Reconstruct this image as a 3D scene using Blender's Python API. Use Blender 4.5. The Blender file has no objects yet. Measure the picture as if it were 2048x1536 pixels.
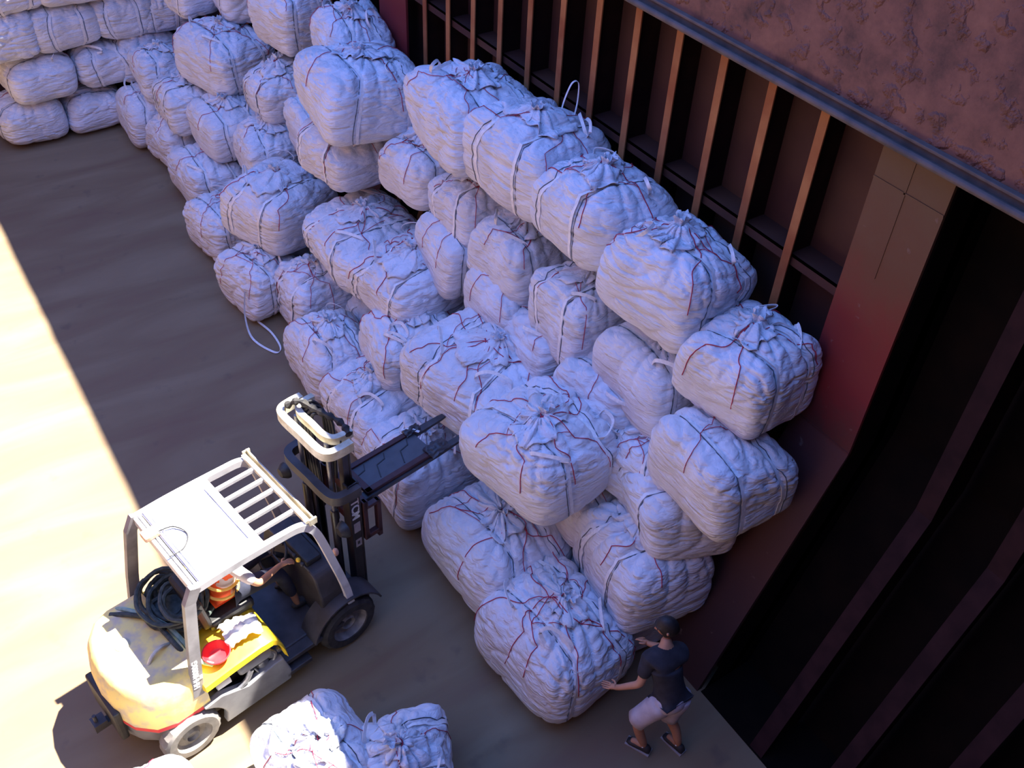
import bpy, bmesh, math, random
import numpy as np
from mathutils import Vector, Matrix, noise

# ------------------------------------------------------------------ camera, sky, sun, exposure
scene = bpy.context.scene
C = scene.collection
CAM_H = 9.0
F_PX = 1956.0
cam_t = np.array([0.83346989, -0.34645226, 0.43046344])
cam_l = np.array([-0.55090342, -0.58137175, 0.59875897])
cam_n = np.array([-0.04281788, 0.73619136, 0.67541759])
cd = bpy.data.cameras.new('camera'); cam = bpy.data.objects.new('camera', cd); C.objects.link(cam)
cd.sensor_width = 36.0; cd.lens = F_PX * 36.0 / 2048.0; cd.clip_end = 300
cx = Vector((cam_t[0], cam_l[0], -cam_n[0])); cy = -Vector((cam_t[1], cam_l[1], -cam_n[1])); cz = -Vector((cam_t[2], cam_l[2], -cam_n[2]))
M = Matrix((cx, cy, cz)).transposed().to_4x4(); M.translation = (0, 0, CAM_H)
cam.matrix_world = M
scene.camera = cam

world = bpy.data.worlds.new('sky'); scene.world = world; world.use_nodes = True
wn = world.node_tree.nodes; wl = world.node_tree.links
bg = wn['Background']
SKY_COLOR = (0.16, 0.33, 1.0, 1.0)
SKY_STRENGTH = 2.4
bg.inputs['Color'].default_value = SKY_COLOR
bg.inputs['Strength'].default_value = SKY_STRENGTH

SUN_STRENGTH = 31.0
sd = bpy.data.lights.new('sun', 'SUN'); sun = bpy.data.objects.new('sun', sd); C.objects.link(sun)
sd.energy = SUN_STRENGTH; sd.angle = math.radians(0.6); sd.color = (1.0, 0.94, 0.84)
sun.location = (12, 6, 20)
sun.rotation_euler = Vector((-1.0, 0.02, -1.78)).to_track_quat('-Z', 'Y').to_euler()

scene.view_settings.view_transform = 'Standard'
scene.view_settings.look = 'None'
scene.view_settings.gamma = 1.0
scene.view_settings.use_curve_mapping = False
scene.view_settings.exposure = 0.0

rnd = random.Random(7)
PI = math.pi

# ------------------------------------------------------------------ materials
def new_mat(name):
    m = bpy.data.materials.new(name); m.use_nodes = True
    return m, m.node_tree.nodes, m.node_tree.links, m.node_tree.nodes['Principled BSDF']

def mottled(name, c1, c2, scale=6.0, rough=0.6, metal=0.0, bump=0.0, bscale=None, detail=6.0, lo=0.35, hi=0.65, stretch=(1, 1, 1)):
    m, n, l, b = new_mat(name)
    tc = n.new('ShaderNodeTexCoord'); mp = n.new('ShaderNodeMapping'); mp.inputs['Scale'].default_value = stretch
    nz = n.new('ShaderNodeTexNoise'); nz.inputs['Scale'].default_value = scale; nz.inputs['Detail'].default_value = detail
    rp = n.new('ShaderNodeValToRGB'); rp.color_ramp.elements[0].position = lo; rp.color_ramp.elements[1].position = hi
    rp.color_ramp.elements[0].color = (*c1, 1); rp.color_ramp.elements[1].color = (*c2, 1)
    l.new(tc.outputs['Object'], mp.inputs['Vector']); l.new(mp.outputs['Vector'], nz.inputs['Vector'])
    l.new(nz.outputs['Fac'], rp.inputs['Fac']); l.new(rp.outputs['Color'], b.inputs['Base Color'])
    b.inputs['Roughness'].default_value = rough; b.inputs['Metallic'].default_value = metal
    if bump:
        n2 = n.new('ShaderNodeTexNoise'); n2.inputs['Scale'].default_value = bscale or scale * 3; n2.inputs['Detail'].default_value = 4
        l.new(mp.outputs['Vector'], n2.inputs['Vector'])
        bp = n.new('ShaderNodeBump'); bp.inputs['Strength'].default_value = bump; bp.inputs['Distance'].default_value = 0.02
        l.new(n2.outputs['Fac'], bp.inputs['Height']); l.new(bp.outputs['Normal'], b.inputs['Normal'])
    return m

def fabric():
    m, n, l, b = new_mat('woven_white_plastic')
    tc = n.new('ShaderNodeTexCoord')
    nz = n.new('ShaderNodeTexNoise'); nz.inputs['Scale'].default_value = 2.3; nz.inputs['Detail'].default_value = 5
    oi = n.new('ShaderNodeObjectInfo')
    rp = n.new('ShaderNodeValToRGB'); rp.color_ramp.elements[0].position = 0.3; rp.color_ramp.elements[1].position = 0.62
    rp.color_ramp.elements[0].color = (0.60, 0.60, 0.62, 1); rp.color_ramp.elements[1].color = (0.72, 0.75, 0.82, 1)
    l.new(tc.outputs['Object'], nz.inputs['Vector']); l.new(nz.outputs['Fac'], rp.inputs['Fac'])
    l.new(rp.outputs['Color'], b.inputs['Base Color'])
    b.inputs['Roughness'].default_value = 0.5
    # fine creases: distorted noise, ridged, two scales, plus the weave
    vec = n.new('ShaderNodeVectorMath'); vec.operation = 'ADD'
    mul = n.new('ShaderNodeVectorMath'); mul.operation = 'SCALE'; mul.inputs['Scale'].default_value = 13.0
    cmb = n.new('ShaderNodeCombineXYZ')
    for k in range(3): l.new(oi.outputs['Random'], cmb.inputs[k])
    l.new(cmb.outputs['Vector'], mul.inputs[0]); l.new(tc.outputs['Object'], vec.inputs[0]); l.new(mul.outputs['Vector'], vec.inputs[1])
    hs = []
    for sc, st, dist in ((1.7, (1, 1, 4.5), 0.5), (4.2, (1, 1, 3.2), 0.35), (12.0, (1, 1, 2.0), 0.2)):
        mp = n.new('ShaderNodeMapping'); mp.inputs['Scale'].default_value = st
        l.new(vec.outputs['Vector'], mp.inputs['Vector'])
        q = n.new('ShaderNodeTexNoise'); q.inputs['Scale'].default_value = sc; q.inputs['Detail'].default_value = 3; q.inputs['Distortion'].default_value = dist
        l.new(mp.outputs['Vector'], q.inputs['Vector'])
        s = n.new('ShaderNodeMath'); s.operation = 'SUBTRACT'; s.inputs[1].default_value = 0.5; l.new(q.outputs['Fac'], s.inputs[0])
        a = n.new('ShaderNodeMath'); a.operation = 'ABSOLUTE'; l.new(s.outputs[0], a.inputs[0])
        hs.append(a)
    mx = n.new('ShaderNodeMath'); mx.operation = 'MULTIPLY_ADD'; mx.inputs[1].default_value = 0.55
    l.new(hs[1].outputs[0], mx.inputs[0]); l.new(hs[0].outputs[0], mx.inputs[2])
    m3 = n.new('ShaderNodeMath'); m3.operation = 'MULTIPLY_ADD'; m3.inputs[1].default_value = 0.22
    l.new(hs[2].outputs[0], m3.inputs[0]); l.new(mx.outputs[0], m3.inputs[2]); mx = m3
    bp = n.new('ShaderNodeBump'); bp.inputs['Strength'].default_value = 0.95; bp.inputs['Distance'].default_value = 0.075
    l.new(mx.outputs[0], bp.inputs['Height']); l.new(bp.outputs['Normal'], b.inputs['Normal'])
    return m

def hull_paint():
    # ochre primer above, maroon band, brown-red below the knuckle: real paint bands by height, worn edges
    m, n, l, b = new_mat('hull_paint')
    g = n.new('ShaderNodeNewGeometry'); sp = n.new('ShaderNodeSeparateXYZ'); l.new(g.outputs['Position'], sp.inputs[0])
    nz = n.new('ShaderNodeTexNoise'); nz.inputs['Scale'].default_value = 2.2; nz.inputs['Detail'].default_value = 8; nz.inputs['Roughness'].default_value = 0.65
    l.new(g.outputs['Position'], nz.inputs['Vector'])
    ad = n.new('ShaderNodeMath'); ad.operation = 'MULTIPLY_ADD'; ad.inputs[1].default_value = 1.1
    l.new(nz.outputs['Fac'], ad.inputs[0]); l.new(sp.outputs['Z'], ad.inputs[2])
    dv = n.new('ShaderNodeMath'); dv.operation = 'DIVIDE'; dv.inputs[1].default_value = 8.0; l.new(ad.outputs[0], dv.inputs[0])
    rp = n.new('ShaderNodeValToRGB'); e = rp.color_ramp.elements
    e[0].position = 0.0; e[0].color = (0.030, 0.013, 0.016, 1)
    e[1].position = 1.0; e[1].color = (0.12, 0.075, 0.045, 1)
    for p, c in ((0.30, (0.060, 0.020, 0.020)), (0.44, (0.085, 0.026, 0.026)), (0.50, (0.17, 0.010, 0.016)), (0.58, (0.17, 0.018, 0.014)), (0.66, (0.12, 0.045, 0.022)), (0.76, (0.125, 0.075, 0.042))):
        q = e.new(p); q.color = (*c, 1)
    l.new(dv.outputs[0], rp.inputs['Fac'])
    n2 = n.new('ShaderNodeTexNoise'); n2.inputs['Scale'].default_value = 9; n2.inputs['Detail'].default_value = 6
    l.new(g.outputs['Position'], n2.inputs['Vector'])
    r2 = n.new('ShaderNodeValToRGB'); r2.color_ramp.elements[0].position = 0.68; r2.color_ramp.elements[1].position = 0.74
    l.new(n2.outputs['Fac'], r2.inputs['Fac'])
    mix = n.new('ShaderNodeMixRGB'); mix.inputs['Color2'].default_value = (0.20, 0.14, 0.13, 1)
    sc = n.new('ShaderNodeMath'); sc.operation = 'MULTIPLY'; sc.inputs[1].default_value = 0.6
    l.new(r2.outputs['Color'], sc.inputs[0]); l.new(sc.outputs[0], mix.inputs['Fac']); l.new(rp.outputs['Color'], mix.inputs['Color1'])
    l.new(mix.outputs['Color'], b.inputs['Base Color'])
    b.inputs['Roughness'].default_value = 0.75
    bp = n.new('ShaderNodeBump'); bp.inputs['Strength'].default_value = 0.3; bp.inputs['Distance'].default_value = 0.01
    l.new(n2.outputs['Fac'], bp.inputs['Height']); l.new(bp.outputs['Normal'], b.inputs['Normal'])
    return m

def floor_mat():
    m, n, l, b = new_mat('worn_tank_top')
    g = n.new('ShaderNodeNewGeometry')
    mp = n.new('ShaderNodeMapping'); mp.inputs['Scale'].default_value = (0.35, 1.6, 1.0); mp.inputs['Rotation'].default_value = (0, 0, 0.25)
    l.new(g.outputs['Position'], mp.inputs['Vector'])
    a = n.new('ShaderNodeTexNoise'); a.inputs['Scale'].default_value = 1.1; a.inputs['Detail'].default_value = 8; a.inputs['Distortion'].default_value = 0.6
    l.new(mp.outputs['Vector'], a.inputs['Vector'])
    rp = n.new('ShaderNodeValToRGB'); e = rp.color_ramp.elements
    e[0].position = 0.3; e[0].color = (0.185, 0.115, 0.068, 1); e[1].position = 0.68; e[1].color = (0.24, 0.18, 0.105, 1)
    q = e.new(0.47); q.color = (0.20, 0.14, 0.078, 1)
    l.new(a.outputs['Fac'], rp.inputs['Fac'])
    c = n.new('ShaderNodeTexNoise'); c.inputs['Scale'].default_value = 2.6; c.inputs['Detail'].default_value = 5
    l.new(g.outputs['Position'], c.inputs['Vector'])
    r2 = n.new('ShaderNodeValToRGB'); r2.color_ramp.elements[0].position = 0.63; r2.color_ramp.elements[1].position = 0.75
    l.new(c.outputs['Fac'], r2.inputs['Fac'])
    mix = n.new('ShaderNodeMixRGB'); mix.inputs['Color2'].default_value = (0.12, 0.085, 0.06, 1)
    sc = n.new('ShaderNodeMath'); sc.operation = 'MULTIPLY'; sc.inputs[1].default_value = 0.6
    l.new(r2.outputs['Color'], sc.inputs[0]); l.new(sc.outputs[0], mix.inputs['Fac']); l.new(rp.outputs['Color'], mix.inputs['Color1'])
    l.new(mix.outputs['Color'], b.inputs['Base Color']); b.inputs['Roughness'].default_value = 0.8
    bp = n.new('ShaderNodeBump'); bp.inputs['Strength'].default_value = 0.25; bp.inputs['Distance'].default_value = 0.01
    l.new(a.outputs['Fac'], bp.inputs['Height']); l.new(bp.outputs['Normal'], b.inputs['Normal'])
    return m

def rust_mat():
    m, n, l, b = new_mat('scabbed_rust')
    g = n.new('ShaderNodeNewGeometry')
    a = n.new('ShaderNodeTexNoise'); a.inputs['Scale'].default_value = 3.0; a.inputs['Detail'].default_value = 9; a.inputs['Roughness'].default_value = 0.7
    l.new(g.outputs['Position'], a.inputs['Vector'])
    rp = n.new('ShaderNodeValToRGB'); e = rp.color_ramp.elements
    e[0].position = 0.3; e[0].color = (0.06, 0.030, 0.026, 1); e[1].position = 0.7; e[1].color = (0.24, 0.11, 0.075, 1)
    q = e.new(0.5); q.color = (0.17, 0.075, 0.055, 1)
    l.new(a.outputs['Fac'], rp.inputs['Fac']); l.new(rp.outputs['Color'], b.inputs['Base Color'])
    b.inputs['Roughness'].default_value = 0.8
    v = n.new('ShaderNodeTexNoise'); v.inputs['Scale'].default_value = 7.5; v.inputs['Detail'].default_value = 5; v.inputs['Distortion'].default_value = 0.1
    l.new(g.outputs['Position'], v.inputs['Vector'])
    r2 = n.new('ShaderNodeValToRGB'); r2.color_ramp.elements[0].position = 0.54; r2.color_ramp.elements[1].position = 0.66
    l.new(v.outputs['Fac'], r2.inputs['Fac'])
    bp = n.new('ShaderNodeBump'); bp.inputs['Strength'].default_value = 0.9; bp.inputs['Distance'].default_value = 0.025
    l.new(r2.outputs['Color'], bp.inputs['Height'])
    b2 = n.new('ShaderNodeBump'); b2.inputs['Strength'].default_value = 0.4; b2.inputs['Distance'].default_value = 0.015
    l.new(a.outputs['Fac'], b2.inputs['Height']); l.new(bp.outputs['Normal'], b2.inputs['Normal']); l.new(b2.outputs['Normal'], b.inputs['Normal'])
    return m

MT = {}
MT['sack'] = fabric()
MT['strap'] = mottled('white_webbing', (0.70, 0.70, 0.70), (0.84, 0.84, 0.86), 30, 0.5)
MT['twine'] = mottled('red_twine', (0.36, 0.01, 0.04), (0.46, 0.02, 0.07), 40, 0.6)
MT['seam'] = mottled('dark_seam_thread', (0.05, 0.07, 0.09), (0.09, 0.11, 0.14), 40, 0.7)
MT['hull'] = hull_paint()
MT['web'] = mottled('frame_shade_paint', (0.014, 0.007, 0.006), (0.022, 0.010, 0.008), 5, 0.85)  # near-black: shade on the frame webs is put into the colour
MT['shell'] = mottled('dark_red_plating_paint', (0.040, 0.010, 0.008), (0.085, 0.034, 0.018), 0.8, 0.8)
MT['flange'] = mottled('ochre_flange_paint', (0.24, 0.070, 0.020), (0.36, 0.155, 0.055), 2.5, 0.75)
MT['void'] = mottled('recess_shade_black', (0.004, 0.003, 0.003), (0.008, 0.005, 0.004), 3, 0.9)  # black colour stands in for the shade behind the near frames
MT['nearface'] = mottled('shade_maroon_paint', (0.018, 0.009, 0.011), (0.030, 0.014, 0.016), 5, 0.8)  # darker face plate colour, with the dimness of the near frames painted in
MT['floor'] = floor_mat()
MT['rust'] = rust_mat()
MT['lip'] = mottled('grey_primer_lip', (0.07, 0.06, 0.06), (0.13, 0.10, 0.09), 6, 0.7, bump=0.3)
MT['deck'] = mottled('deck_paint', (0.12, 0.05, 0.04), (0.17, 0.07, 0.05), 3, 0.8)
MT['yellow'] = mottled('yellow_paint', (0.72, 0.46, 0.02), (0.85, 0.60, 0.03), 7, 0.4, lo=0.4, hi=0.5)
MT['yellow_worn'] = mottled('worn_yellow_paint', (0.62, 0.52, 0.34), (0.92, 0.74, 0.24), 7, 0.6, bump=0.1, lo=0.36, hi=0.56)
MT['grey'] = mottled('grey_paint', (0.20, 0.20, 0.21), (0.30, 0.30, 0.31), 5, 0.5)
MT['dgrey'] = mottled('dark_grey_paint', (0.035, 0.032, 0.035), (0.07, 0.065, 0.07), 5, 0.55)
MT['red'] = mottled('red_paint', (0.60, 0.02, 0.03), (0.7, 0.04, 0.05), 8, 0.45)
MT['lgrey'] = mottled('light_grey_guard_paint', (0.42, 0.42, 0.44), (0.62, 0.62, 0.64), 4, 0.5, lo=0.3, hi=0.5)
MT['post'] = mottled('grey_post_paint', (0.16, 0.15, 0.16), (0.27, 0.26, 0.27), 6, 0.5)
MT['cream'] = mottled('dusty_cream_bar', (0.45, 0.40, 0.28), (0.7, 0.66, 0.52), 9, 0.5)
MT['mast'] = mottled('greasy_black_steel', (0.012, 0.011, 0.012), (0.035, 0.025, 0.025), 9, 0.35, lo=0.3, hi=0.7)
MT['mred'] = mottled('dark_red_steel', (0.045, 0.012, 0.014), (0.075, 0.02, 0.02), 9, 0.5)
MT['fork'] = mottled('dark_fork_steel', (0.03, 0.03, 0.035), (0.06, 0.06, 0.07), 9, 0.45)
MT['plate'] = mottled('grey_fork_plate', (0.07, 0.075, 0.085), (0.10, 0.105, 0.12), 5, 0.6)
MT['rubber'] = mottled('tyre_rubber', (0.02, 0.02, 0.02), (0.05, 0.045, 0.042), 12, 0.85)
MT['tyredust'] = mottled('dusty_tyre_rubber', (0.16, 0.15, 0.14), (0.26, 0.24, 0.22), 8, 0.9)
MT['rim'] = mottled('dirty_rim', (0.16, 0.15, 0.14), (0.28, 0.26, 0.24), 12, 0.6)
MT['black'] = mottled('black_plastic', (0.015, 0.015, 0.016), (0.03, 0.03, 0.032), 12, 0.5)
MT['steel'] = mottled('engine_metal', (0.16, 0.16, 0.17), (0.3, 0.3, 0.31), 14, 0.35, metal=0.5)
MT['white'] = mottled('white_marking', (0.75, 0.75, 0.75), (0.85, 0.85, 0.85), 10, 0.6)
MT['rag'] = mottled('white_rag_cloth', (0.7, 0.7, 0.72), (0.82, 0.82, 0.84), 10, 0.8)
MT['dimwhite'] = mottled('faded_sticker', (0.28, 0.24, 0.25), (0.4, 0.36, 0.36), 10, 0.6)
MT['orange'] = mottled('orange_vest_cloth', (0.85, 0.10, 0.015), (0.95, 0.16, 0.02), 10, 0.7)
MT['reflect'] = mottled('yellow_reflective_tape', (0.9, 0.55, 0.1), (0.95, 0.65, 0.15), 10, 0.4)
MT['skin'] = mottled('brown_skin', (0.42, 0.20, 0.11), (0.50, 0.25, 0.15), 8, 0.55)
MT['hair'] = mottled('black_hair', (0.012, 0.01, 0.01), (0.025, 0.02, 0.02), 60, 0.6)
MT['navy'] = mottled('dark_navy_cloth', (0.012, 0.014, 0.03), (0.022, 0.026, 0.05), 12, 0.9)
MT['shirt'] = mottled('dark_shirt_cloth', (0.015, 0.015, 0.022), (0.03, 0.03, 0.04), 12, 0.9)
MT['whiteshirt'] = mottled('off_white_cloth', (0.62, 0.58, 0.60), (0.72, 0.68, 0.70), 12, 0.85)
MT['shorts'] = mottled('pale_grey_shorts_cloth', (0.42, 0.38, 0.44), (0.52, 0.48, 0.54), 12, 0.85)
MT['shoe'] = mottled('black_shoe', (0.02, 0.02, 0.022), (0.035, 0.03, 0.03), 12, 0.6)
MT['rope'] = mottled('dark_green_rope', (0.035, 0.05, 0.045), (0.08, 0.10, 0.09), 20, 0.85)
MT['rope2'] = mottled('pale_green_rope', (0.20, 0.34, 0.26), (0.35, 0.48, 0.38), 20, 0.8)
MT['knob'] = mottled('yellow_knob', (0.85, 0.5, 0.02), (0.9, 0.6, 0.04), 10, 0.35)
MT['lamp'] = mottled('amber_lens', (0.6, 0.32, 0.2), (0.7, 0.42, 0.3), 10, 0.3)
MT['blue'] = mottled('blue_cap_cloth', (0.03, 0.04, 0.14), (0.05, 0.06, 0.2), 10, 0.8)
MT['glass'] = mottled('lamp_glass', (0.35, 0.4, 0.45), (0.5, 0.55, 0.6), 10, 0.15)

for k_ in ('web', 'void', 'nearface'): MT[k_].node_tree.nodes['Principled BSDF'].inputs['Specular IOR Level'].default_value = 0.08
# ------------------------------------------------------------------ mesh helpers
def tag(o, label=None, cat=None, group=None, kind=None):
    if label: o['label'] = label
    if cat: o['category'] = cat
    if group: o['group'] = group
    if kind: o['kind'] = kind
    return o

def empty(name, loc=(0, 0, 0), rz=0.0, label=None, cat=None, group=None):
    o = bpy.data.objects.new(name, None); C.objects.link(o); o.location = loc; o.rotation_euler = (0, 0, rz)
    o.empty_display_size = 0.2
    return tag(o, label, cat, group)

class MB:
    def __init__(s): s.v = []; s.f = []
    def add(s, verts, faces):
        k = len(s.v); s.v += [tuple(p) for p in verts]; s.f += [tuple(i + k for i in f) for f in faces]; return s
    def box(s, a, b, rot=None, piv=None):
        x0, y0, z0 = a; x1, y1, z1 = b
        vs = [Vector(p) for p in ((x0,y0,z0),(x1,y0,z0),(x1,y1,z0),(x0,y1,z0),(x0,y0,z1),(x1,y0,z1),(x1,y1,z1),(x0,y1,z1))]
        if rot is not None:
            piv = Vector(piv) if piv is not None else sum(vs, Vector()) / 8
            vs = [piv + rot @ (p - piv) for p in vs]
        return s.add(vs, [(0,3,2,1),(4,5,6,7),(0,1,5,4),(1,2,6,5),(2,3,7,6),(3,0,4,7)])
    def tube(s, pts, r, n=8, cap=True, flat=None):
        pts = [Vector(p) for p in pts]; m = len(pts)
        rs = r if isinstance(r, (list, tuple)) else [r] * m
        ref = Vector((0, 0, 1)); vs = []; 
        t0 = (pts[1] - pts[0]).normalized()
        if abs(t0.dot(ref)) > 0.9: ref = Vector((1, 0, 0))
        u = t0.cross(ref).normalized()
        for i, p in enumerate(pts):
            t = (pts[min(i + 1, m - 1)] - pts[max(i - 1, 0)])
            if t.length < 1e-9: t = t0
            t = t.normalized()
            u = (u - t * u.dot(t))
            if u.length < 1e-6: u = t.orthogonal()
            u = u.normalized(); w = t.cross(u)
            for k in range(n):
                a = 2 * PI * k / n
                vs.append(p + (u * math.cos(a) + w * math.sin(a)) * rs[i])
        fs = [(i*n+k, i*n+(k+1)%n, (i+1)*n+(k+1)%n, (i+1)*n+k) for i in range(m-1) for k in range(n)]
        if cap: fs += [tuple(reversed(range(n))), tuple(range((m-1)*n, m*n))]
        return s.add(vs, fs)
    def beam(s, a, b, w, h, up=(0, 0, 1)):
        a = Vector(a); b = Vector(b); t = (b - a).normalized(); up = Vector(up)
        sd_ = t.cross(up)
        if sd_.length < 1e-4: sd_ = t.cross(Vector((1, 0, 0)))
        sd_.normalize(); u = sd_.cross(t).normalized()
        vs = [p + sd_ * i * w / 2 + u * j * h / 2 for p in (a, b) for i, j in ((-1,-1),(1,-1),(1,1),(-1,1))]
        return s.add(vs, [(3,2,1,0),(4,5,6,7),(0,1,5,4),(1,2,6,5),(2,3,7,6),(3,0,4,7)])
    def path_beam(s, pts, w, h, side):
        # rectangular bar swept along pts; side = constant width direction
        pts = [Vector(p) for p in pts]; sd_ = Vector(side).normalized(); m = len(pts); vs = []
        for i, p in enumerate(pts):
            t = (pts[min(i+1, m-1)] - pts[max(i-1, 0)]).normalized(); u = sd_.cross(t).normalized()
            vs += [p + sd_ * a * w / 2 + u * b * h / 2 for a, b in ((-1,-1),(1,-1),(1,1),(-1,1))]
        fs = [(i*4+k, i*4+(k+1)%4, (i+1)*4+(k+1)%4, (i+1)*4+k) for i in range(m-1) for k in range(4)]
        fs += [(3,2,1,0), tuple(range((m-1)*4, m*4))]
        return s.add(vs, fs)
    def ribbon(s, pts, dirs, nrm, w, th):
        m = len(pts); vs = []
        for p, d, q in zip(pts, dirs, nrm):
            p = Vector(p); d = Vector(d).normalized(); q = Vector(q).normalized()
            vs += [p - d*w/2, p + d*w/2, p + d*w/2 + q*th, p - d*w/2 + q*th]
        fs = [(i*4+k, i*4+(k+1)%4, (i+1)*4+(k+1)%4, (i+1)*4+k) for i in range(m-1) for k in range(4)]
        fs += [(3,2,1,0), tuple(range((m-1)*4, m*4))]
        return s.add(vs, fs)
    def loft(s, rings, cap=True):
        n = len(rings[0]); vs = [p for r in rings for p in r]; m = len(rings)
        fs = [(i*n+k, i*n+(k+1)%n, (i+1)*n+(k+1)%n, (i+1)*n+k) for i in range(m-1) for k in range(n)]
        if cap: fs += [tuple(reversed(range(n))), tuple(range((m-1)*n, m*n))]
        return s.add(vs, fs)
    def lathe(s, prof, c, axis='y', n=32, cap=True):
        # prof: list (r, t) along axis
        rings = []
        for r, t in prof:
            ring = []
            for k in range(n):
                a = 2*PI*k/n
                if axis == 'y': ring.append((c[0] + r*math.cos(a), c[1] + t, c[2] + r*math.sin(a)))
                elif axis == 'z': ring.append((c[0] + r*math.cos(a), c[1] + r*math.sin(a), c[2] + t))
                else: ring.append((c[0] + t, c[1] + r*math.cos(a), c[2] + r*math.sin(a)))
            rings.append(ring)
        return s.loft(rings, cap)
    def ball(s, c, r, n=12):
        rr = r if isinstance(r, (list, tuple)) else (r, r, r)
        rings = []
        for i in range(1, n):
            ph = PI * i / n
            rings.append([(c[0]+rr[0]*math.sin(ph)*math.cos(2*PI*k/(2*n)), c[1]+rr[1]*math.sin(ph)*math.sin(2*PI*k/(2*n)), c[2]-rr[2]*math.cos(ph)) for k in range(2*n)])
        return s.loft(rings)
    def build(s, name, mat, parent=None, smooth=False, bevel=0.0, sub=0, angle=40):
        me = bpy.data.meshes.new(name); me.from_pydata(s.v, [], s.f); me.validate()
        bm = bmesh.new(); bm.from_mesh(me); bmesh.ops.recalc_face_normals(bm, faces=bm.faces); bm.to_mesh(me); bm.free()
        if isinstance(mat, list):
            for q in mat: me.materials.append(q)
        else: me.materials.append(mat)
        o = bpy.data.objects.new(name, me); C.objects.link(o)
        if parent: o.parent = parent
        if smooth:
            for p in me.polygons: p.use_smooth = True
            if smooth != 'all':
                try: me.set_sharp_from_angle(angle=math.radians(angle))
                except Exception: pass
        if bevel:
            b = o.modifiers.new('bevel', 'BEVEL'); b.width = bevel; b.segments = 2; b.limit_method = 'ANGLE'; b.harden_normals = False
        if sub:
            q = o.modifiers.new('subdivision', 'SUBSURF'); q.levels = sub; q.render_levels = sub
        return o

def bez(p, n=12):
    # Catmull-Rom through points
    P = [Vector(q) for q in p]; P = [P[0]*2-P[1]] + P + [P[-1]*2-P[-2]]; out = []
    for i in range(1, len(P)-2):
        for k in range(n):
            t = k/n; a, b, c, d = P[i-1], P[i], P[i+1], P[i+2]
            out.append(0.5*((2*b) + (c-a)*t + (2*a-5*b+4*c-d)*t*t + (3*b-a-3*c+d)*t**3))
    out.append(P[-2]); return out

def text_mesh(name, s, size, mat, parent, matrix, depth=0.002):
    cu = bpy.data.curves.new(name, 'FONT'); cu.body = s; cu.size = size; cu.extrude = depth; cu.align_x = 'CENTER'; cu.align_y = 'CENTER'; cu.offset = size*0.03
    tmp = bpy.data.objects.new(name, cu); C.objects.link(tmp)
    dg = bpy.context.evaluated_depsgraph_get(); me = bpy.data.meshes.new_from_object(tmp.evaluated_get(dg))
    bpy.data.objects.remove(tmp); me.materials.clear(); me.materials.append(mat)
    me.transform(matrix); o = bpy.data.objects.new(name, me); C.objects.link(o); o.parent = parent
    return o
# ------------------------------------------------------------------ the hold
FX = 5.91; KZ = 2.93; TOE = 4.86; TOPZ = 8.80; SH = 0.27
def S_(mb, name, mat, **k): return tag(mb.build(name, mat, **k), kind='structure')

S_(MB().box((-6.2, -1.4, -0.12), (6.4, 18.9, 0.0)), 'floor', MT['floor'])
S_(MB().box((-6.2, 18.75, 0), (6.4, 18.95, TOPZ)), 'wall_far', MT['hull'])
S_(MB().box((-6.2, -1.6, 0), (8.2, -1.4, TOPZ)), 'wall_near', MT['hull'])
S_(MB().box((-6.2, -1.4, 0), (-6.0, 18.75, TOPZ)), 'wall_left', MT['hull'])
# ship side: plating behind the frames, sloping in to the floor below the knuckle
mb = MB()
prof = [(TOE + SH + 0.05, 0.0), (FX + SH, KZ), (FX + SH, TOPZ)]
ys = (3.10, 18.75)
vs = []
for y in ys:
    for x, z in prof: vs.append((x, y, z))
    for x, z in reversed(prof): vs.append((x + 0.12, y, z))
n = 6
mb.add(vs, [tuple((i, (i+1) % n, n+(i+1) % n, n+i)) for i in range(n)] + [tuple(range(n)), tuple(range(n, 2*n))])
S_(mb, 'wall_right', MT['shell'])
# near-black plating, shade painted in, behind the deep, widely spaced near frames
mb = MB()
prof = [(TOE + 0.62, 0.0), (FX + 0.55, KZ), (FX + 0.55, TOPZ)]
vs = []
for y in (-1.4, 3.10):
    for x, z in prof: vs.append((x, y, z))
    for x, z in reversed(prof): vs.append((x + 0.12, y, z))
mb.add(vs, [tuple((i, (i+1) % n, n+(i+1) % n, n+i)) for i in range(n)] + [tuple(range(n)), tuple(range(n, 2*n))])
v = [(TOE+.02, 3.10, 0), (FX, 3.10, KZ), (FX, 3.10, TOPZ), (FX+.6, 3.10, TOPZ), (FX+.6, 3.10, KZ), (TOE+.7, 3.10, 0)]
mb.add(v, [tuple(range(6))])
mb.box((TOE - .03, -1.4, 0.001), (TOE + .7, 3.10, 0.012))  # thin black sheet over the floor, painting it as shaded
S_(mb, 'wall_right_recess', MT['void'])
# unseen upright panels, added to block sky light beyond the hatch end and side
S_(MB().box((-5.7, -1.55, TOPZ), (5.7, -1.35, TOPZ + 5.0)), 'trim_60', MT['deck'])
S_(MB().box((-6.35, -0.4, TOPZ), (-6.15, 18.4, TOPZ + 3.0)), 'trim_61', MT['deck'])
# decks around the open hatch
S_(MB().box((5.72, -1.6, 8.55), (9.5, 19.0, TOPZ)), 'ceiling_right', MT['deck'])
S_(MB().box((-9.5, -1.6, 8.55), (-5.7, 19.0, TOPZ)), 'ceiling_left', MT['deck'])
S_(MB().box((-5.7, -4.5, 8.55), (5.72, -0.45, TOPZ)), 'ceiling_near', MT['deck'])
S_(MB().box((-5.7, 18.3, 8.55), (5.72, 21.0, TOPZ)), 'ceiling_far', MT['deck'])
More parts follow.
